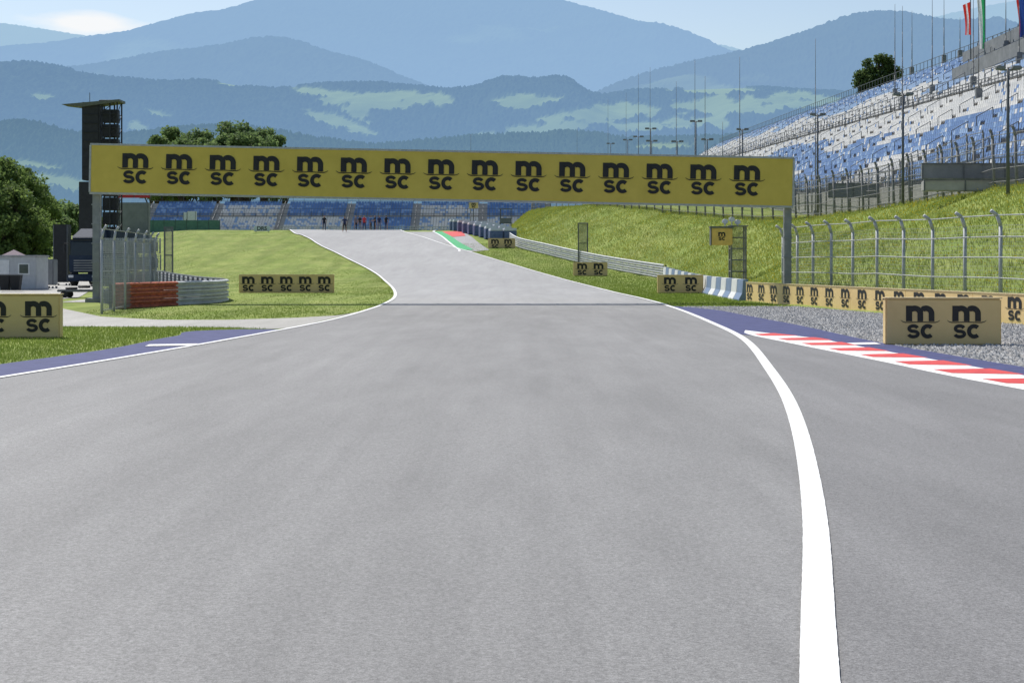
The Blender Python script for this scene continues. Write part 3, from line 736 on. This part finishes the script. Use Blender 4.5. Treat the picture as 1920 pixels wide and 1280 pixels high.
for i,(u,vt,y,w) in enumerate([(296,250,330,8),(326,240,345,9),(350,250,338,9),(378,232,340,9),(408,246,335,9),(436,226,345,10),(462,230,338,9),(492,242,350,9),(518,250,338,7),(532,264,345,5),(284,264,350,6),(340,260,330,10),(395,256,330,11),(450,250,330,11),(500,260,330,10),(312,256,335,8),(130,385,260,10),(150,395,270,9),(105,410,230,6)]):
    x=(u-960)/F*y; zt=H+(VH-vt)/F*y; z=gz(x,y); tree(x,y,zt-z,w,i+21,'tall leafy tree behind the distant grandstand',leaves=7000,low=.4 if u>200 else .15,ls=.6,lm=m_leafh,nl=34)
for i,(u,vt) in enumerate([(1625,146),(1642,138),(1658,133),(1670,140)]):
    y=300; x=(u-960)/F*y; zt=H+(VH-vt)/F*y; tree(x,y,zt-5,6,i+41,'dark leafy tree rising behind the grandstand',leaves=4500,low=.6,ls=.5,lm=m_leafd)

# ------------------------------------------------------------ left: video tower, truck, cabin
def tower():
    y=140; s=F/y; x=(190-960)/s; z=gz(x,y); h=H+(VH-190)/s-z; w=68/s
    r=thing('video_tower','tall black scaffold video tower with sloping roof','tower',(x,y,z))
    m=MB(); m.box((-w*.24,0,h*.77),(w*.46,1.6,h*.44),bev=.03); m.box((-w*.3,0,h*.32),(w*.5,1.7,h*.44),bev=.03)
    for k in range(9): m.box((-w*.24,-.84,h*(.57+.05*k)),(w*.42,.05,.05))
    m.obj('screen_housing',m_black,r)
    t=MB()
    for xx in(.05,w*.3,w*.5):
        for yy in(-.8,.8): t.tube((xx,yy,0),(xx,yy,h),.07)
    for k in range(14):
        zz=h*k/13
        for yy in(-.8,.8): t.tube((.05,yy,zz),(w*.5,yy,zz),.04)
        if k<13: t.tube((.05,-.8,zz),(w*.5,-.8,zz+h/13),.03); t.tube((w*.5,-.8,zz),(w*.5,.8,zz+h/13),.03)
    t.obj('scaffold',m_black,r)
    for k in range(9):
        q=MB(); q.box((w*.27,0,h*(.25+.083*k)),(w*.40,1.1,h*.072),bev=.02); q.obj('speaker',m_black,r)
    f=MB(); V=[(-3.0,-1.1,h-.35),(w*.58,-1.1,h+.06),(w*.58,1.1,h+.06),(-3.0,1.1,h-.35),(-1.4,-1.1,h-.55),(w*.58,-1.1,h-.12),(w*.58,1.1,h-.12),(-1.4,1.1,h-.55)]
    f.add(V,[(0,1,2,3),(4,7,6,5),(0,4,5,1),(1,5,6,2),(2,6,7,3),(3,7,4,0)]); f.tube((-.95,0,h-.2),(-.95,0,h+.7),.03); f.obj('roof',mat('tower_roof',(.12,.13,.10),rough=.6),r)
    b=MB(); b.box((0,.0,.15),(w*1.2,2.4,.3),bev=.03); b.obj('ballast_base',m_black,r)
tower()
m_navy=mat('navy_truck_paint',(.035,.05,.08),(.022,.034,.06),rough=.7,spec=.15)
def truck():
    y=108; s=F/y; x=(158-960)/s; z=gz(x,y); r=thing('truck','dark blue heavy truck parked facing the track','truck',(x,y,z+.02),-.12); r.scale=(.86,.86,.92)
    c=MB(); c.box((0,.9,1.55),(2.35,2.0,1.3),bev=.1); c.box((0,1.0,2.75),(2.3,1.8,1.2),bev=.15)
    c.add([(-1.05,.15,3.3),(1.05,.15,3.3),(.95,1.8,3.95),(-.95,1.8,3.95),(-1.05,1.85,3.3),(1.05,1.85,3.3)],[(0,1,2,3),(0,3,4),(1,5,2),(3,2,5,4)]); c.obj('cab',m_navy,r)
    w=MB(); w.add([(-1.02,-.12,2.1),(1.02,-.12,2.1),(.98,.02,3.0),(-.98,.02,3.0)],[(0,1,2,3)]); w.obj('windscreen',mat('tinted_windscreen',(.03,.04,.05),rough=.35,spec=.4),r)
    g_=MB()
    for k in range(5): g_.box((0,-.14,1.05+k*.17),(1.5,.06,.09),bev=.01)
    g_.obj('grille',m_gpan,r)
    b=MB(); b.box((0,-.12,.55),(2.4,.35,.5),bev=.06); b.obj('bumper',m_navy,r)
    for k in(-1,1):
        l=MB(); l.box((k*.9,-.31,.65),(.38,.06,.18),bev=.02); l.obj('headlight',m_wplas,r)
        q=MB(); q.tube((k*1.2,.0,2.9),(k*1.5,-.12,2.9),.03); q.box((k*1.48,-.15,2.55),(.2,.12,.7),bev=.03); q.obj('mirror',m_black,r)
        for yy in(.7,4.5,5.7):
            t=MB(); t.tube((k*.85,yy,.5),(k*1.2,yy,.5),.5,.5,20); t.tube((k*1.2,yy,.5),(k*1.21,yy,.5),.25,.2,12); t.obj('wheel',m_dark,r)
    bx=MB(); bx.box((0,5.2,2.4),(2.45,6.2,2.9),bev=.05); bx.box((0,5.2,.85),(1,6.4,.2)); bx.obj('box_body',m_navy,r)
    v=MB(); v.box((0,.1,3.15),(2.1,.35,.08)); v.obj('sun_visor',m_black,r)
truck()
def eqbox(u0,u1,v0,v1,y,label,mt,name='equipment_case'):
    s=F/y;w=(u1-u0)/s;x=((u0+u1)/2-960)/s;z=gz(x,y);h=H+(VH-v0)/s-z
    r=thing(name,label,'case',(x,y,z)); m=MB(); m.box((0,0,h/2+.1),(w,1.0,h-.2),bev=.04); m.obj('case',mt,r)
    f=MB()
    for a in(-1,1):
        for b in(-1,1): f.tube((a*w*.4,b*.4,0),(a*w*.4,b*.4,.12),.07)
    for a in(-1,1): f.box((a*w*.49,-.51,h/2+.1),(.06,.03,h-.25))
    f.obj('fittings',m_dsteel,r)
eqbox(104,130,421,470,112,'tall black equipment case behind the truck',m_black)
eqbox(222,280,380,418,190,'dark equipment trailer seen behind the fence',m_gpan)
eqbox(87,104,486,515,98,'small grey utility cabinet in the yard',m_gpan,'utility_cabinet')
def cabin():
    y=92;s=F/y; x=(22-960)/s; z=gz(x,y)-.02; w=92/s; h=H+(VH-479)/s-z
    r=thing('site_cabin','small white site cabin with one square window','cabin',(x,y,z))
    m=MB(); m.box((0,1.2,h/2),(w,2.4,h-.1),bev=.04)
    m.obj('wall',mat('cabin_wall',(.5,.51,.53),(.42,.43,.45),rough=.6),r)
    f=MB(); f.box((0,1.2,h-.03),(w+.1,2.5,.1),bev=.02); f.box((0,1.2,.05),(w+.06,2.46,.14)); f.obj('roof',mat('cabin_roof',(.4,.4,.41),rough=.7),r)
    q=MB(); q.box((w*.25,-.02,h*.62),(.62,.05,.62)); q.obj('window_frame',m_wplas,r)
    q=MB(); q.add([(w*.25-.24,-.05,h*.62-.24),(w*.25+.24,-.05,h*.62-.24),(w*.25+.24,-.05,h*.62+.24),(w*.25-.24,-.05,h*.62+.24)],[(0,1,2,3)]); q.obj('window_pane',m_glass,r)
    q=MB(); q.box((-w*.2,-.02,h*.45),(.8,.04,h*.85)); q.box((-w*.2+.3,-.06,h*.45),(.04,.04,.14)); q.obj('door',m_wplas,r)
cabin()
def tent():
    y=125;s=F/y;x=(26-960)/s;z=gz(x,y); zt=H+(VH-468)/s-z; r=thing('canopy_tent','pale pink pointed canopy tent behind the cabin','tent',(x,y,z))
    c=MB(); e=.75; a=[(-e,-e,zt-.45),(e,-e,zt-.45),(e,e,zt-.45),(-e,e,zt-.45),(0,0,zt)]; c.add(a,[(0,1,4),(1,2,4),(2,3,4),(3,0,4)])
    a=[(-e,-e,zt-.46),(e,-e,zt-.46),(e,-e,zt-.6),(-e,-e,zt-.6)]; c.add(a,[(0,3,2,1)]); c.obj('canopy',mat('pink_canvas',(.25,.19,.22),rough=.8),r)
    p=MB()
    for i in(-1,1):
        for j in(-1,1): p.tube((i*.7,j*.7,0),(i*.7,j*.7,zt-.46),.03)
    p.obj('frame',m_steel,r)
tent()
def bin_(u,y):
    x=(u-960)/F*y; r=thing('waste_bin','dark wheeled waste bin beside the cabin','bin',(x,y,gz(x,y)),0,'waste bins beside the cabin'); m=MB()
    m.add([(-.2,-.2,.08),(.2,-.2,.08),(.2,.2,.08),(-.2,.2,.08),(-.27,-.27,.85),(.27,-.27,.85),(.27,.27,.85),(-.27,.27,.85)],[(0,3,2,1),(0,1,5,4),(1,2,6,5),(2,3,7,6),(3,0,4,7)]); m.obj('bin_body',m_dark,r)
    m=MB(); m.box((0,0,.88),(.58,.58,.06),bev=.02); m.obj('lid',m_gpan,r)
bin_(10,88);bin_(30,88)
def dolly():
    r=thing('equipment_trolley','low dark trolley with coiled cables near gantry','trolley',(-18.5,74,gz(-18.5,74))); m=MB(); m.box((0,0,.32),(2.2,1,.1),bev=.02); m.obj('deck',m_dsteel,r)
    for a in(-1,1):
        for b in(-1,1):
            q=MB(); q.tube((a*.8,b*.5,.16),(a*.8,b*.42,.16),.16,.16,14); q.obj('wheel',m_dark,r)
    q=MB()
    for k in range(3):
        for i in range(16):
            a0=i/16*6.283;a1=(i+1)/16*6.283; q.tube((-.6+k*.55+.22*math.cos(a0),.22*math.sin(a0),.42+.06*k),(-.6+k*.55+.22*math.cos(a1),.22*math.sin(a1),.42+.06*k),.05,.05,6)
    q.obj('cable_coil',m_black,r)
dolly()
def green_wall():
    y=232;s=F/y;x0=(245-960)/s;x1=(412-960)/s; r=thing('screen_fence','long low green fabric screen fence','fence',(x0,y,5.0)); L=x1-x0
    m=MB(); zt=H+(VH-413)/s-5.0
    for i in range(8): m.box((L*(i+.5)/8,0,zt/2),(L/8-.05,.08,zt),bev=.02)
    m.obj('fabric',mat('green_fabric',s2l((92,130,116)),s2l((76,112,100)),scale=2),r); q=MB()
    for i in range(9): q.tube((L*i/8,.1,0),(L*i/8,.1,zt+.15),.05)
    q.obj('post',m_dsteel,r)
green_wall()
eqbox(345,352,398,416,240,'small pale container near the green screen',m_wplas)
eqbox(352,368,396,416,240,'small pale container near the green screen',m_wplas)
box_thing('banner_sign','red banner strip above the trackside trailer','sign',222,282,364,371,200,.2,mat('red_banner',s2l((190,50,60)),rough=.6))
def textobj(txt,size,parent,loc,mt,name='lettering'):
    cu=bpy.data.curves.new(name,'FONT'); cu.body=txt; cu.size=size; cu.align_x='CENTER'; cu.align_y='CENTER'; cu.offset=size*.02
    t=bpy.data.objects.new('t',cu); COL.objects.link(t); bpy.context.view_layer.update()
    me=bpy.data.meshes.new_from_object(t.evaluated_get(bpy.context.evaluated_depsgraph_get())); bpy.data.objects.remove(t)
    me.materials.clear(); me.materials.append(mt); return link(name,me,parent,loc,(math.pi/2,0,0))
y=192;s=F/y;x=(491-960)/s;zg=gz(x,y); zc=H+(VH-428.5)/s-zg
r=thing('drs_sign','small white sign reading DRS on the crest','sign',(x,y,zg)); m=MB(); m.box((0,.05,zc),(1.8,.08,.58),bev=.02); m.obj('panel',mat('pale_sign',(.66,.74,.78),rough=.5),r)
m=MB(); m.box((-.7,.13,zc/2),(.06,.06,zc)); m.box((.7,.13,zc/2),(.06,.06,zc)); m.obj('post',m_dsteel,r); textobj('DRS',.62,r,(0,-.005,zc),m_ink)
r=thing('hanging_sign','small tan sign with black logo on a post','sign',((888-960)/F*290,290,5.6)); m=MB(); m.box((0,0,5.5),(1.6,.12,1.0),bev=.02); m.obj('panel',m_tan,r); m=MB(); m.tube((0,.12,0),(0,.12,6),.06); m.obj('post',m_dsteel,r); logo(r,0,-.09,5.1,.8)

# ------------------------------------------------------------ marshal post
def marshal():
    y=88;s=F/y;x=(1383-960)/s; zb=gz(x,y)-.1; r=thing('marshal_post','scaffold marshal post with tan logo box and mesh sides','marshal post',(x,y,zb)); h=H+(VH-424)/s-zb
    m=MB(); w=.75
    for a in(-.5,.5):
        for b in(-.5,.5): m.tube((a*w,b*w,0),(a*w,b*w,h),.045)
    for z in np.linspace(.1,h,6):
        for b in(-.5,.5): m.tube((-.5*w,b*w,z),(.5*w,b*w,z),.03); m.tube((b*w,-.5*w,z),(b*w,.5*w,z),.03)
    m.box((0,0,h),(w+.2,w+.2,.06)); m.obj('scaffold',m_msteel,r)
    q=MB(); net(q,[(-.37,-.39,0),(.37,-.39,0)],.1,h,.06,.011); q.obj('wire_mesh',m_msteel,r)
    q=MB(); bx=(1351-1383)/s; bz=H+(VH-460)/s-zb; q.box((bx,-.3,bz+.44),(1.1,.5,.86),bev=.04); q.obj('sign_box',mat('yellow_box',s2l((240,202,110)),rough=.6),r)
    q=MB(); q.box((bx,-.3,bz+.93),(1.2,.6,.08)); q.box((bx-.55,-.3,bz+.45),(.04,.56,.9)); q.obj('box_frame',m_dsteel,r)
    logo(r,bx,-.556,bz+.25,.42)
    for dx,hh in((-.45,.35),(-.1,.5),(.2,.3)):
        q=MB(); q.tube((dx-.2,0,h),(dx-.2,0,h+hh*.5),.03); q.tube((dx-.2,-.14,h+hh*.7),(dx-.2,.14,h+hh*.7),.13,.13,12); q.box((dx-.2,0,h+hh*.7),(.3,.16,.16),bev=.02); q.obj('signal_light',m_wplas,r)
marshal()

# ------------------------------------------------------------ tyre barriers
def tyreb():
    cover=mat('white_cover',(.68,.70,.74),(.57,.6,.66),scale=3,rough=.6); bl=mat('blue_cover',s2l((100,116,156)),s2l((78,94,133)),rough=.6)
    t=MB()
    for k in range(3):
        for a in(-.45,.15):
            for z in np.arange(.12,1.0,.22): t.tube((a+.15,-.6+k*.6,z-.1),(a+.15,-.6+k*.6,z+.1),.29,.29,12)
    tm=t.mesh('tyre_stack',[m_dark])
    c=MB(); c.box((0,0,1.18),(1.25,1.9,.3),bev=.06); cm=c.mesh('top_cover',[cover])
    b=MB()
    for kk in range(4): b.box((-.64,-.72+kk*.48,.55),(.04,.36,1.0))
    b.box((0,-.94,.55),(1.2,.04,1.0)); bmm=b.mesh('side_cover',[bl])
    pts=[(-.9,168),(-1.4,172),(-2.0,176),(-2.7,180),(-3.4,184),(-4.1,188),(-4.8,193),(-5.5,198),(-6.1,204)]
    for i,(x,y) in enumerate(pts):
        for j in range(2 if i<6 else 1):
            xx=x+j*1.35-.7
            r=thing('tyre_barrier','bundled tyre barrier with white top cover','tyre barrier',(xx,y,gz(xx,y)-.02),.12,'tyre barriers at the corner')
            link('tyre_stack',tm,r);link('top_cover',cm,r);link('side_cover',bmm,r)
    x,y=(948-960)/F*190,190; z=gz(x,y); r=thing('marshal_stand','small open scaffold stand behind tyre barriers','stand',(x,y,z)); m=MB(); hh=H+(VH-392)/F*y-z
    for a in(-.6,.6):
        for b in(-.6,.6): m.tube((a,b,0),(a,b,hh),.05)
    for zz in(hh*.4,hh*.6,hh): m.box((0,0,zz),(1.4,1.4,.06))
    m.obj('scaffold',m_dsteel,r); m=MB(); m.box((0,-.65,hh*.5),(1.3,.05,.5)); m.obj('panel',m_gpan,r)
tyreb()

# ------------------------------------------------------------ people
def person_mesh(shirt,trou,skin,hair,pose):
    me=bpy.data.meshes.new('p'); arm=pose['arm']; st=pose['st']
    J=[(0,0,.95,.14),(0,0,1.15,.135),(0,0,1.36,.16),(0,0,1.47,.075),(0,-.01,1.55,.06),(0,-.02,1.66,.095),(0,-.01,1.74,.07)]
    E=[(0,1),(1,2),(2,3),(3,4),(4,5),(5,6)]
    for sx in(-1,1):
        k=len(J); J+=[(sx*.1,0,.88,.10),(sx*(.12+st*.3),-.01*sx*st*20,.5,.066),(sx*(.13+st*.5),.02,.1,.048),(sx*(.14+st*.5),-.13,.04,.04)]
        E+=[(0,k),(k,k+1),(k+1,k+2),(k+2,k+3)]
        k=len(J); a=arm[0 if sx<0 else 1]
        J+=[(sx*.18,0,1.40,.06),(sx*(.24+a[0]*.3),-a[1]*.1,1.14,.045),(sx*(.25+a[0]*.1),-.05-a[1]*.24,.9+a[1]*.25,.034),(sx*(.24+a[0]*.0),-.08-a[1]*.3,.83+a[1]*.32,.034)]
        E+=[(2,k),(k,k+1),(k+1,k+2),(k+2,k+3)]
    me.from_pydata([j[:3] for j in J],E,[]); o=bpy.data.objects.new('p',me); COL.objects.link(o)
    sk=o.modifiers.new('s','SKIN'); sk.use_smooth_shade=True
    for i,j in enumerate(J): me.skin_vertices[0].data[i].radius=(j[3],j[3]*(.8 if i<3 else 1))
    me.skin_vertices[0].data[0].use_root=True
    su=o.modifiers.new('u','SUBSURF'); su.levels=1; su.render_levels=1
    bpy.context.view_layer.update()
    m2=bpy.data.meshes.new_from_object(o.evaluated_get(bpy.context.evaluated_depsgraph_get())); bpy.data.objects.remove(o)
    bm=bmesh.new(); bm.from_mesh(m2)
    for sx,idx in((-1,14),(1,22)):
        h=Vector(J[idx][:3])
        for f in range(5):
            off=Vector((0,-.03+.015*f,-.02)) if f<4 else Vector((-sx*.02,-.04,.01)); ln=[.07,.08,.075,.06,.05][f]
            p0=h+off; p1=p0+Vector((-sx*.01,-.01,-ln*.6)) ; p2=p1+Vector((-sx*.02,-.01,-ln*.5))
            mb=MB(); mb.tube(p0,p1,.009,.008,5); mb.tube(p1,p2,.008,.006,5)
            vs=[bm.verts.new(v) for v in mb.v]
            for fc in mb.f: bm.faces.new([vs[i] for i in fc])
    for c,r in(((0,-.115,1.65),.016),((-.095,-.01,1.65),.018),((.095,-.01,1.65),.018)): bmesh.ops.create_icosphere(bm,subdivisions=1,radius=r,matrix=Matrix.Translation(c))
    bm.to_mesh(m2); bm.free(); m2.materials.clear()
    for c in(shirt,trou,skin,hair,m_dark): m2.materials.append(c)
    for p in m2.polygons:
        c=p.center; p.use_smooth=True; ax=abs(c.x)
        if c.z>1.5: k=3 if (c.z>1.7 or (c.y>.0 and c.z>1.6)) else 2
        elif ax>.17 and c.z<1.2: k=2
        elif c.z>.93: k=0
        elif c.z>.09: k=1
        else: k=4
        p.material_index=k
    return m2
skin=mat('skin',(.5,.3,.2));hairm=mat('hair_brown',(.05,.035,.025))
cl={n:mat('cloth_'+n,c) for n,c in dict(black=(.02,.02,.025),red=(.6,.05,.05),navy=(.03,.04,.1),grey=(.2,.2,.22),white=(.7,.7,.7),blue=(.1,.2,.4)).items()}
for (u,yy,sh,tr_,pose,lab,rt) in [
 (608,197,'black','navy',{'arm':[(0,0),(0,0)],'st':.02},'person standing alone in black shirt and dark trousers',.3),
 (646,190,'navy','black',{'arm':[(.2,.5),(.2,.2)],'st':.12},'person in navy shirt standing with legs apart',0),
 (667,204,'grey','black',{'arm':[(0,.1),(0,0)],'st':.03},'person in grey top standing in a group',.8),
 (675,205,'black','grey',{'arm':[(0,0),(0,.8)],'st':.03},'person in black top standing in a group',-.5),
 (683,203,'red','navy',{'arm':[(0,.3),(0,0)],'st':.05},'person in red shirt standing in a group',.1),
 (695,205,'blue','black',{'arm':[(0,0),(.3,.4)],'st':.04},'person in blue shirt talking to others',1.1),
 (703,204,'black','black',{'arm':[(0,.9),(0,.9)],'st':.02},'person in black holding something at chest',-1),
 (711,206,'navy','grey',{'arm':[(0,0),(0,0)],'st':.06},'person in navy top and grey trousers standing',.4),
 (724,203,'black','navy',{'arm':[(.4,.2),(0,0)],'st':.08},'person in black shirt standing apart slightly',2.5)]:
    x=(u-960)/F*yy; me=person_mesh(cl[sh],cl[tr_],skin,hairm,pose); me.name='person'
    o=link('person',me,None,(x,yy,gz(x,yy)+.07),rt); tag(o,lab,'person','people standing on the track crest')

# ------------------------------------------------------------ mountains
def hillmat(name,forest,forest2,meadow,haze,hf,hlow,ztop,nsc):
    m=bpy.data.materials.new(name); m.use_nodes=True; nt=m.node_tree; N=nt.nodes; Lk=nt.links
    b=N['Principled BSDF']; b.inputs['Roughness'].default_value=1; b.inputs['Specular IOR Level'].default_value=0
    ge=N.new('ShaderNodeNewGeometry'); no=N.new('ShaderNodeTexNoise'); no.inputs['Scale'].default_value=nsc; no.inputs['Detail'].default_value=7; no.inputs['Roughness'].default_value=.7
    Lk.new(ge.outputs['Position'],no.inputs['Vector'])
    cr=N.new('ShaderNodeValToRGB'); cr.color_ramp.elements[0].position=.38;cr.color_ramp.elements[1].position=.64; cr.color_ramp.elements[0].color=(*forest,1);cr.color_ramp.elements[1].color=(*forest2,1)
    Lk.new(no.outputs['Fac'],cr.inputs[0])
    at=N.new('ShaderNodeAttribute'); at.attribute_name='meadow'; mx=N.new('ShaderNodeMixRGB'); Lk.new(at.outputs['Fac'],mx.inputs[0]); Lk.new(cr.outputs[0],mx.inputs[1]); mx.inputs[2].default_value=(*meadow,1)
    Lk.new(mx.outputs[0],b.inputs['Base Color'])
    em=N.new('ShaderNodeEmission'); em.inputs[0].default_value=(*haze,1)  # aerial haze painted on as a blue glow, its share set by height
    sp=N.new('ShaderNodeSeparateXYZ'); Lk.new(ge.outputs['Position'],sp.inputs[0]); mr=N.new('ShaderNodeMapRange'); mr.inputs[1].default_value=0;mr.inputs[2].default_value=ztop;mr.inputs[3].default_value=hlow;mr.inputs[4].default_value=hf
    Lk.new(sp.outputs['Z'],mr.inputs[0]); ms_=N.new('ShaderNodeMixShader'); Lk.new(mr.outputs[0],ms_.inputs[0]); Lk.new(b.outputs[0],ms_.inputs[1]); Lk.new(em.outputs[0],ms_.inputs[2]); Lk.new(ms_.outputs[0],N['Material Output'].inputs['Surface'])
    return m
def hill(label,D,depth,pts,mt,amp,nsc,tree_h,meadows=(),rows=90,cols=620,seed=0,mn=None):
    up=herm([p[0] for p in pts],[p[1] for p in pts]); u=np.linspace(-350,2270,cols)
    x=(u-960)/F*D; zr=H+(VH-up(u))/F*D
    t=np.concatenate([np.linspace(0,1,rows),np.array([1.04,1.12,1.3,1.6])])
    T,Xg=np.meshgrid(t,x,indexing='ij'); Zr=np.tile(zr,(len(t),1)); Yg=D-depth*(1-T)
    shp=np.where(T<=1,.12*T+.88*ss(-.25,1.08,T)/ss(-.25,1.08,1.0),1-(T-1)*1.1)
    n1=fbm(Xg/nsc+seed,Yg/nsc*.9+seed*2,6)-.48; ridge=1-np.abs(2*fbm(Xg/nsc*.7+9+seed,Yg/nsc*.5+seed,5)-1)*2
    env=np.clip(T*1.4,0,1)*np.where(T<=1,np.clip((1-T)*3,0.0,1),.3)
    Zg=Zr*shp+(n1*1.6+(ridge-.6)*.8)*amp*env*1.0
    V_=VH-(Zg-H)/Yg*F; U_=960+Xg/Yg*F
    mk=np.zeros_like(Zg); wob=(fbm(U_/26+3,V_/9,5)-.48)
    for (cu,cv,a,b,sk) in meadows:
        e=((U_-cu)/a)**2+((V_-cv-(U_-cu)*sk)/b)**2; mk=np.maximum(mk,np.clip((1-e+wob*3.0)*4,0,1))
    if mn is not None:
        f=fbm(Xg/mn+40+seed,Yg/mn+seed,4); mk=np.maximum(mk,np.clip((f-.60)*14,0,1)*(T<.8)*.8)
    Zg=Zg+rng.random(Zg.shape)**2*tree_h*(1-mk)*(T<=1.02)
    me=npmesh('hills',np.stack([Xg,Yg,Zg],-1).reshape(-1,3),gridfaces(len(t),cols),[mt],smooth=False)
    at=me.attributes.new('meadow','FLOAT','POINT'); at.data.foreach_set('value',mk.reshape(-1).astype(np.float32))
    o=link('hills',me); struct(o,label,'mountain'); return o
fo=(.035,.06,.035);fo2=(.065,.095,.05);me_=(.26,.33,.12)
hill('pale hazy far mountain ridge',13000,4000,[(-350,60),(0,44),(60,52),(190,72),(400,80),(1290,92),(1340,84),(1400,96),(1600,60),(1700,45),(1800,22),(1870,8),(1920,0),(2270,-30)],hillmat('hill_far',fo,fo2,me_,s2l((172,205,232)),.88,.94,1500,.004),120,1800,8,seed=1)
hill('broad forested mountain with blue haze painted in',9500,4200,[(-350,110),(0,92),(100,84),(190,70),(250,63),(330,43),(430,24),(500,4),(560,-12),(700,-34),(860,-36),(960,-22),(1040,-2),(1100,14),(1180,38),(1240,64),(1290,92),(1340,112),(1450,140),(2270,240)],hillmat('hill_main',fo,fo2,me_,s2l((154,189,226)),.85,.93,1100,.006),260,1500,11,seed=2,rows=130,mn=900)
hill('forested mountain shoulder with blue haze painted in',6800,2600,[(-350,330),(700,300),(1000,230),(1130,168),(1200,142),(1290,118),(1400,94),(1480,70),(1540,48),(1590,31),(1640,26),(1690,33),(1740,46),(1800,52),(1920,62),(2270,120)],hillmat('hill_right',fo,fo2,me_,s2l((140,174,211)),.79,.88,800,.008),160,900,11,seed=3,mn=600,
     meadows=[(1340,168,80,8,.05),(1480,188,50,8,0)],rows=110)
hill('wooded hill with farm fields, blue haze painted in',6200,2600,[(-350,150),(0,150),(180,135),(300,112),(420,96),(500,82),(560,86),(620,104),(700,124),(780,158),(860,185),(1000,200),(1300,250),(2270,330)],hillmat('hill_mid',fo,fo2,me_,s2l((143,178,215)),.81,.89,700,.009),150,800,11,seed=4,mn=500,rows=110)
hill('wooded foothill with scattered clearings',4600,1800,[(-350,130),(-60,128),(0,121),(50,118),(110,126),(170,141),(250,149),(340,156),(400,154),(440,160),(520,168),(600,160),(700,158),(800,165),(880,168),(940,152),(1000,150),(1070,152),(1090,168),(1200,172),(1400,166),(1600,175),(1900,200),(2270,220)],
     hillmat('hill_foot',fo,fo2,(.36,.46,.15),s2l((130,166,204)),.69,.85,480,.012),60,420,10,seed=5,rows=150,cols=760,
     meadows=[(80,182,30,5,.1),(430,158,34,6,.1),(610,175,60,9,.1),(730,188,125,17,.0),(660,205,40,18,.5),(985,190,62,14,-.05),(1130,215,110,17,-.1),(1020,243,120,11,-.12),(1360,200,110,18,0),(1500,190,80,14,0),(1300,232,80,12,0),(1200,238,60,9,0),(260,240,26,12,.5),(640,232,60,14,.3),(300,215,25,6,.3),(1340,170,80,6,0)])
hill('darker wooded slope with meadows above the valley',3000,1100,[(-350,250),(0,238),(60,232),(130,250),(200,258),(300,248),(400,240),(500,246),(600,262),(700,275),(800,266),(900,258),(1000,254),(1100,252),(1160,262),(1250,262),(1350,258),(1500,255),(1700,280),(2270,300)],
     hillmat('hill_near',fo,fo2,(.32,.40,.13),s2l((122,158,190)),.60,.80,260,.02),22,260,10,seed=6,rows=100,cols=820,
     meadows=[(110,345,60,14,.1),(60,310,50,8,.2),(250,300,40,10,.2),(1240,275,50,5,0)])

# ------------------------------------------------------------ light, sky, camera
az=math.radians(30); el=math.radians(54)
S=Vector((-math.sin(az)*math.cos(el),math.cos(az)*math.cos(el),math.sin(el)))
sd=bpy.data.lights.new('sun','SUN'); sd.energy=4.8; sd.angle=math.radians(.5); sd.color=(1,.96,.895)
so=bpy.data.objects.new('sun',sd); COL.objects.link(so); so.rotation_euler=S.to_track_quat('Z','Y').to_euler(); so.location=(0,0,50)
w=bpy.data.worlds.new('World'); scene.world=w; w.use_nodes=True; nt=w.node_tree; N=nt.nodes; Lk=nt.links
sky=N.new('ShaderNodeTexSky'); sky.sky_type='NISHITA'; sky.sun_disc=False; sky.sun_elevation=el; sky.sun_rotation=-az; sky.air_density=1.0; sky.dust_density=1.8; sky.ozone_density=.9; sky.altitude=600
bg=N['Background']; bg.inputs[1].default_value=.12
tc=N.new('ShaderNodeTexCoord'); mp=N.new('ShaderNodeMapping'); mp.inputs['Scale'].default_value=(1,1,4.5); Lk.new(tc.outputs['Generated'],mp.inputs[0])
no=N.new('ShaderNodeTexNoise'); no.inputs['Scale'].default_value=16; no.inputs['Detail'].default_value=8; Lk.new(mp.outputs[0],no.inputs['Vector'])
dd=N.new('ShaderNodeVectorMath'); dd.operation='SUBTRACT'; Lk.new(tc.outputs['Generated'],dd.inputs[0]); cv=Vector((-.252,1,.139)).normalized(); dd.inputs[1].default_value=cv
sc_=N.new('ShaderNodeVectorMath'); sc_.operation='MULTIPLY'; sc_.inputs[1].default_value=(1/.05,1/.05,1/.0085); Lk.new(dd.outputs[0],sc_.inputs[0])
ln=N.new('ShaderNodeVectorMath'); ln.operation='LENGTH'; Lk.new(sc_.outputs[0],ln.inputs[0])
m1=N.new('ShaderNodeMapRange'); m1.inputs[1].default_value=1.15;m1.inputs[2].default_value=.2;m1.inputs[3].default_value=0;m1.inputs[4].default_value=.75; Lk.new(ln.outputs['Value'],m1.inputs[0])
ad=N.new('ShaderNodeMath'); ad.operation='ADD'; Lk.new(no.outputs['Fac'],ad.inputs[0]); Lk.new(m1.outputs[0],ad.inputs[1])
m2=N.new('ShaderNodeMapRange'); m2.inputs[1].default_value=.75;m2.inputs[2].default_value=1.1; m2.inputs[4].default_value=.9; Lk.new(ad.outputs[0],m2.inputs[0])
mx=N.new('ShaderNodeMixRGB'); Lk.new(m2.outputs[0],mx.inputs[0]); Lk.new(sky.outputs[0],mx.inputs[1]); mx.inputs[2].default_value=(8,8,8,1); Lk.new(mx.outputs[0],bg.inputs[0])
cd=bpy.data.cameras.new('camera'); cd.sensor_width=36; cd.lens=60; cd.shift_y=-150/1920; cd.clip_start=.1; cd.clip_end=40000
co=bpy.data.objects.new('camera',cd); COL.objects.link(co); co.location=(0,0,H); co.rotation_euler=(math.pi/2,0,0); scene.camera=co
scene.view_settings.view_transform='Standard'; scene.view_settings.look='None'; scene.view_settings.exposure=0
